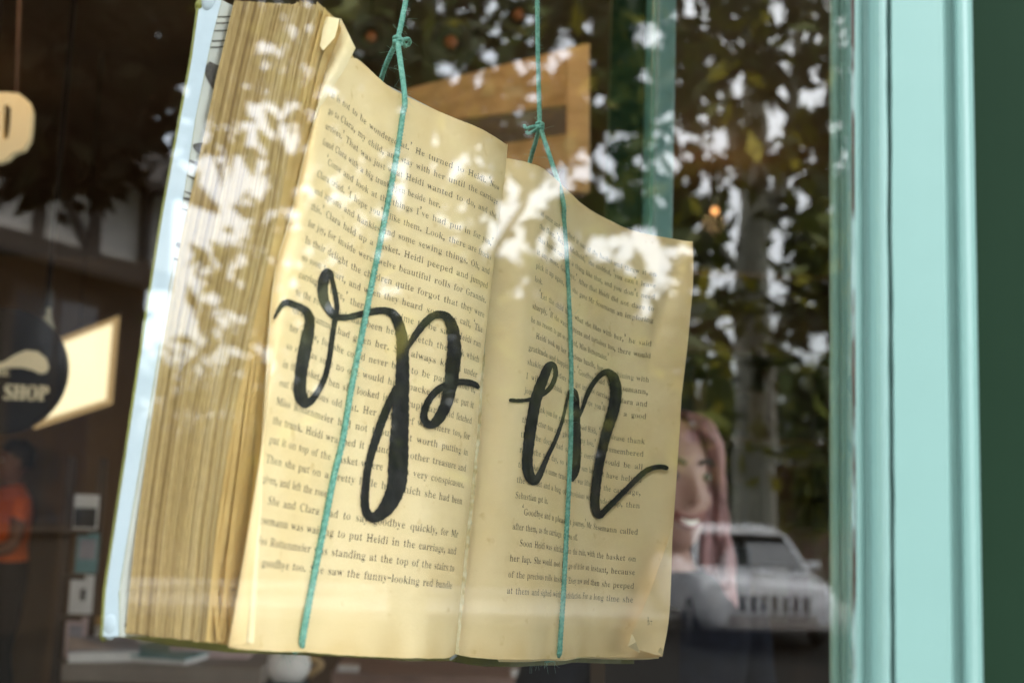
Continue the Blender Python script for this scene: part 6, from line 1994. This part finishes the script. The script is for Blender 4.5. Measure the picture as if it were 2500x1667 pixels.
# trees: trunk and limbs in one mesh, crown of many leaves with gaps of sky
GAPS = [(430, 590, 75, 66), (395, 690, 44, 95), (425, 770, 45, 60), (560, 525, 60, 44), (505, 560, 50, 44), (640, 310, 48, 60), (705, 330, 30, 56), (690, 265, 26, 22), (610, 420, 40, 50),
        (820, 232, 26, 24), (1020, 430, 66, 50), (1105, 405, 40, 34), (985, 478, 42, 40), (1230, 598, 50, 58), (1195, 552, 40, 34), (948, 700, 24, 24), (985, 733, 26, 26), (830, 480, 34, 28),
        (1300, 470, 66, 54), (1370, 440, 50, 44), (1250, 520, 50, 46), (1350, 600, 56, 44), (1480, 600, 66, 44), (1565, 620, 66, 74), (1600, 705, 52, 64), (1570, 785, 30, 30), (1265, 695, 18, 18),
        (1440, 400, 46, 44), (1485, 450, 46, 44), (1060, 150, 22, 24), (1112, 178, 34, 30), (1188, 128, 20, 30), (1350, 145, 28, 28), (1438, 90, 22, 34), (1390, 112, 26, 26), (1575, 78, 44, 30),
        (1605, 105, 26, 30), (1705, 45, 26, 34), (1690, 18, 30, 20), (1450, 240, 30, 34), (1520, 335, 30, 26), (1575, 190, 28, 28), (1800, 205, 28, 44), (1740, 150, 18, 24), (1590, 485, 34, 30),
        (1760, 330, 24, 26), (1925, 248, 42, 40), (1885, 300, 36, 32), (1975, 238, 30, 24), (2000, 218, 24, 24), (1858, 335, 24, 28), (1962, 500, 26, 26), (1930, 455, 26, 26), (1998, 868, 24, 46),
        (1970, 900, 24, 30), (1740, 690, 30, 34), (1700, 720, 22, 24), (1840, 265, 24, 30), (1935, 120, 26, 28), (1968, 80, 22, 24), (1850, 410, 22, 22), (1620, 300, 24, 26), (1680, 330, 24, 24),
        (1510, 470, 40, 34), (1755, 92, 20, 22), (1660, 610, 26, 24), (1720, 460, 24, 24), (1640, 400, 26, 24), (1900, 20, 30, 24)]
GA = np.array(GAPS, float)
lr = np.random.default_rng(2024)


def leaf_cloud(n_clump, per, x0, x1, y0, y1, d0, d1, size, spread, keep, gap=True):
    """leaf centres in space, gathered in clumps; keep(x, y) thins by place in the crown"""
    cx = lr.uniform(x0, x1, n_clump * 3)
    cy = lr.uniform(y0, y1, n_clump * 3)
    kp = lr.random(len(cx)) < keep(cx, cy)
    cx, cy = cx[kp][:n_clump], cy[kp][:n_clump]
    dep = lr.uniform(d0, d1, len(cx))
    d = np.stack([(cx - CX) / F, (cy - CY) / F, np.ones_like(cx)], 1) @ RM.T
    C_ = CAM + d * ((dep - CAM[1]) / d[:, 1])[:, None]
    P = np.repeat(C_, per, axis=0) + lr.normal(0, spread, (len(C_) * per, 3)) * [1, 1, 0.75]
    cl = np.repeat(lr.normal(0, 0.16, len(C_)), per)
    if gap:
        x, y = pix(P)
        jx, jy = lr.normal(0, 5, len(x)), lr.normal(0, 5, len(x))
        hit = np.zeros(len(x), bool)
        for gx, gy, rx, ry in GA:
            hit |= ((x + jx - gx) / (rx * np.where(rx > 34, 0.92, 0.8) + 6)) ** 2 + ((y + jy - gy) / (ry * np.where(ry > 34, 0.92, 0.8) + 6)) ** 2 < 1
        hit &= lr.random(len(x)) < np.where(x < 730, 0.92, 0.96)
        P, cl = P[~hit], cl[~hit]
    return mir(P), cl


def leaves(name, P, cl, size, parent, m='leaf'):
    n_ = len(P)
    a = lr.normal(0, 1, (n_, 3))
    a /= np.linalg.norm(a, axis=1)[:, None]
    b = lr.normal(0, 1, (n_, 3))
    b -= a * (a * b).sum(1)[:, None]
    b /= np.linalg.norm(b, axis=1)[:, None]
    s = size * lr.uniform(0.7, 1.25, n_)[:, None]
    c = np.cross(a, b)
    V_ = np.stack([P - a * s, P + b * s * 0.42 + c * s * 0.12, P + a * s, P - b * s * 0.42 + c * s * 0.12], 1).reshape(-1, 3)
    Q = np.arange(n_ * 4).reshape(-1, 4)
    tint = np.clip(0.42 + 1.3 * cl + lr.normal(0, 0.20, n_), 0, 1)
    quads(V_, Q, M[m], name, parent, tint)


def limb(mb, pts, r0, r1):
    S_ = resample(np.array(pts, float), 0.15)
    wig = np.cumsum(np.random.default_rng(int(abs(S_[0][0] * 100)) + len(S_)).normal(0, 0.012, S_.shape), axis=0)
    wig *= smooth01(np.linspace(0, 1, len(S_)), 0, 0.3)[:, None]
    mb.tube(S_ + wig, np.linspace(r0, r1, len(S_)), 10)


def tree(label, trunk_px, depth, rad, crown_pts, crown_cl, size, limbs, sway=0.0, m='leaf'):
    b = mir(at_y(trunk_px, 1180, depth))
    base = np.array([b[0], b[1], -0.16])
    t = thing('street_tree', label, 'tree', base, 'trees lining the street')
    mb = MB()
    tops = [(base[0] + sway * 0.3, base[1], 1.5), (base[0] + sway, base[1], 4.2), (base[0] + sway * 1.6, base[1] - 0.1, 6.8), (base[0] + sway * 1.2, base[1], 9.0)]
    limb(mb, [base] + tops, rad, rad * 0.35)
    for p in limbs:
        limb(mb, [mir(at_y(x, y, depth + dd_)) for x, y, dd_ in p[0]], p[1], p[1] * 0.35)
    mb.build('trunk', M['bark'], t, smooth=True)
    leaves('crown', crown_pts, crown_cl, size, t, m)
    return t


def edge_noise(x):
    return 60 * np.sin(x / 83.0) + 40 * np.sin(x / 37.0 + 1) + 22 * np.sin(x / 17.0)


# right tree: big pale trunk beyond the car
Pc, Cc = leaf_cloud(560, 24, 1330, 2500, -1100, 1130, 10.0, 13.0, 0.1, 0.30, lambda x, y: np.where(y > 1040 + edge_noise(x), 0.15, np.where(y > 500, 1.0, 0.62)))
_v = mir(Pc)
_x, _y = pix(_v)
_front = (_v[:, 1] < 11.75) & (_x > 1772 + lr.normal(0, 6, len(_x))) & (_x < 1916 + lr.normal(0, 6, len(_x))) & (_y > 360 + lr.normal(0, 70, len(_x)))
Pc, Cc = Pc[~_front], Cc[~_front]
tree('tall tree with a thick pale grey trunk rising behind the white car', 1848, 15.0, 0.345, Pc, Cc, 0.165,
     [([(1845, 620, 0), (1905, 430, -0.2), (1960, 120, -0.4), (2010, -300, -0.6)], 0.12), ([(1850, 980, -0.3), (1930, 700, -0.8), (1990, 480, -1.4), (2060, 240, -2.0)], 0.10),
      ([(1845, 520, 0), (1780, 330, 0.2), (1730, 60, 0.4), (1690, -400, 0.5)], 0.10), ([(1840, 700, 0.2), (1700, 520, 0.5), (1560, 300, 0.6)], 0.07)], -0.05)
# middle tree
Pc, Cc = leaf_cloud(560, 24, 560, 1560, -1100, 1120, 9.5, 12.5, 0.1, 0.30,
                    lambda x, y: np.where(y > 1060 + edge_noise(x), 0.1, np.where((x < 690) & (y > 760), 0.35, np.where(y > 760, 1.3, 0.66))))
tree('tree with a dark leafy crown mirrored behind the open pages', 1010, 11.0, 0.20, Pc, Cc, 0.155,
     [([(1010, 640, 0), (900, 380, 0.2), (800, 40, 0.3), (740, -350, 0.3)], 0.09), ([(1010, 560, 0), (1120, 320, 0), (1190, 0, 0.2), (1230, -400, 0)], 0.09),
      ([(1012, 820, 0), (1180, 640, 0.2), (1330, 380, 0.3)], 0.06)], 0.05)
# left tree: boughs hanging over the house roof
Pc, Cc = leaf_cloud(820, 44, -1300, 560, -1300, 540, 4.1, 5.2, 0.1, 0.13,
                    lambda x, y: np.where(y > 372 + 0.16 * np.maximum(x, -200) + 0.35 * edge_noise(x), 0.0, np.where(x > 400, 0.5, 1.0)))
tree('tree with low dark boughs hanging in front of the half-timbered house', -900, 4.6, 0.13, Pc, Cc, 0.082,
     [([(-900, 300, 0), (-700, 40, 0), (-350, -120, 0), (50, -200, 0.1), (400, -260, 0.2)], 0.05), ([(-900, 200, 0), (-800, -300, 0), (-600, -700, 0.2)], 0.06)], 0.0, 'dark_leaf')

# low bushes bordering the far pavement
def bush(label, x0, x1, ytop, depth, n_):
    P, c_ = leaf_cloud(n_, 40, x0, x1, ytop, 1300, depth, depth + 1.1, 0.1, 0.22, lambda x, y: np.where(y < ytop + 60 + 0.5 * edge_noise(x), 0.25, 1.0), gap=False)
    P = P[P[:, 2] > -0.1]
    c_ = c_[:len(P)]
    m_ = P.mean(0)
    t = thing('bush', label, 'bush', (m_[0], m_[1], -0.16), 'bushes along the far pavement')
    mb = MB()
    for k in range(5):
        q = m_ + [(k - 2) * 0.3, 0, 0]
        limb(mb, [(m_[0] + (k - 2) * 0.08, m_[1], -0.16), (q[0], q[1], 0.6), (q[0] + (k - 2) * 0.1, q[1], 1.7)], 0.03, 0.01)
    mb.build('stem', M['bark'], t)
    leaves('foliage', P, c_, 0.085, t)


bush('dark green bush right of the thick pale trunk, behind the car', 1800, 2350, 900, 16.2, 210)
bush('dark green bush between the pale trunk and the pink haired woman', 1280, 1830, 930, 16.4, 210)
bush('dark green bush mirrored behind the left-hand page', 700, 1300, 900, 16.0, 220)
bush('dark green bush beside the half-timbered house', 330, 730, 880, 15.6, 150)

# brick garden wall closing the far side
gw = MB().box(-12, 14, -19.3, -19.0, -0.16, 2.1).build('garden_wall', mat('brown_brick', (0.13, 0.085, 0.06), 0.9, (0.09, 0.055, 0.04), 3, (1, 1, 6)))
tag(gw, 'long brown brick garden wall beyond the bushes across the street', 'wall')
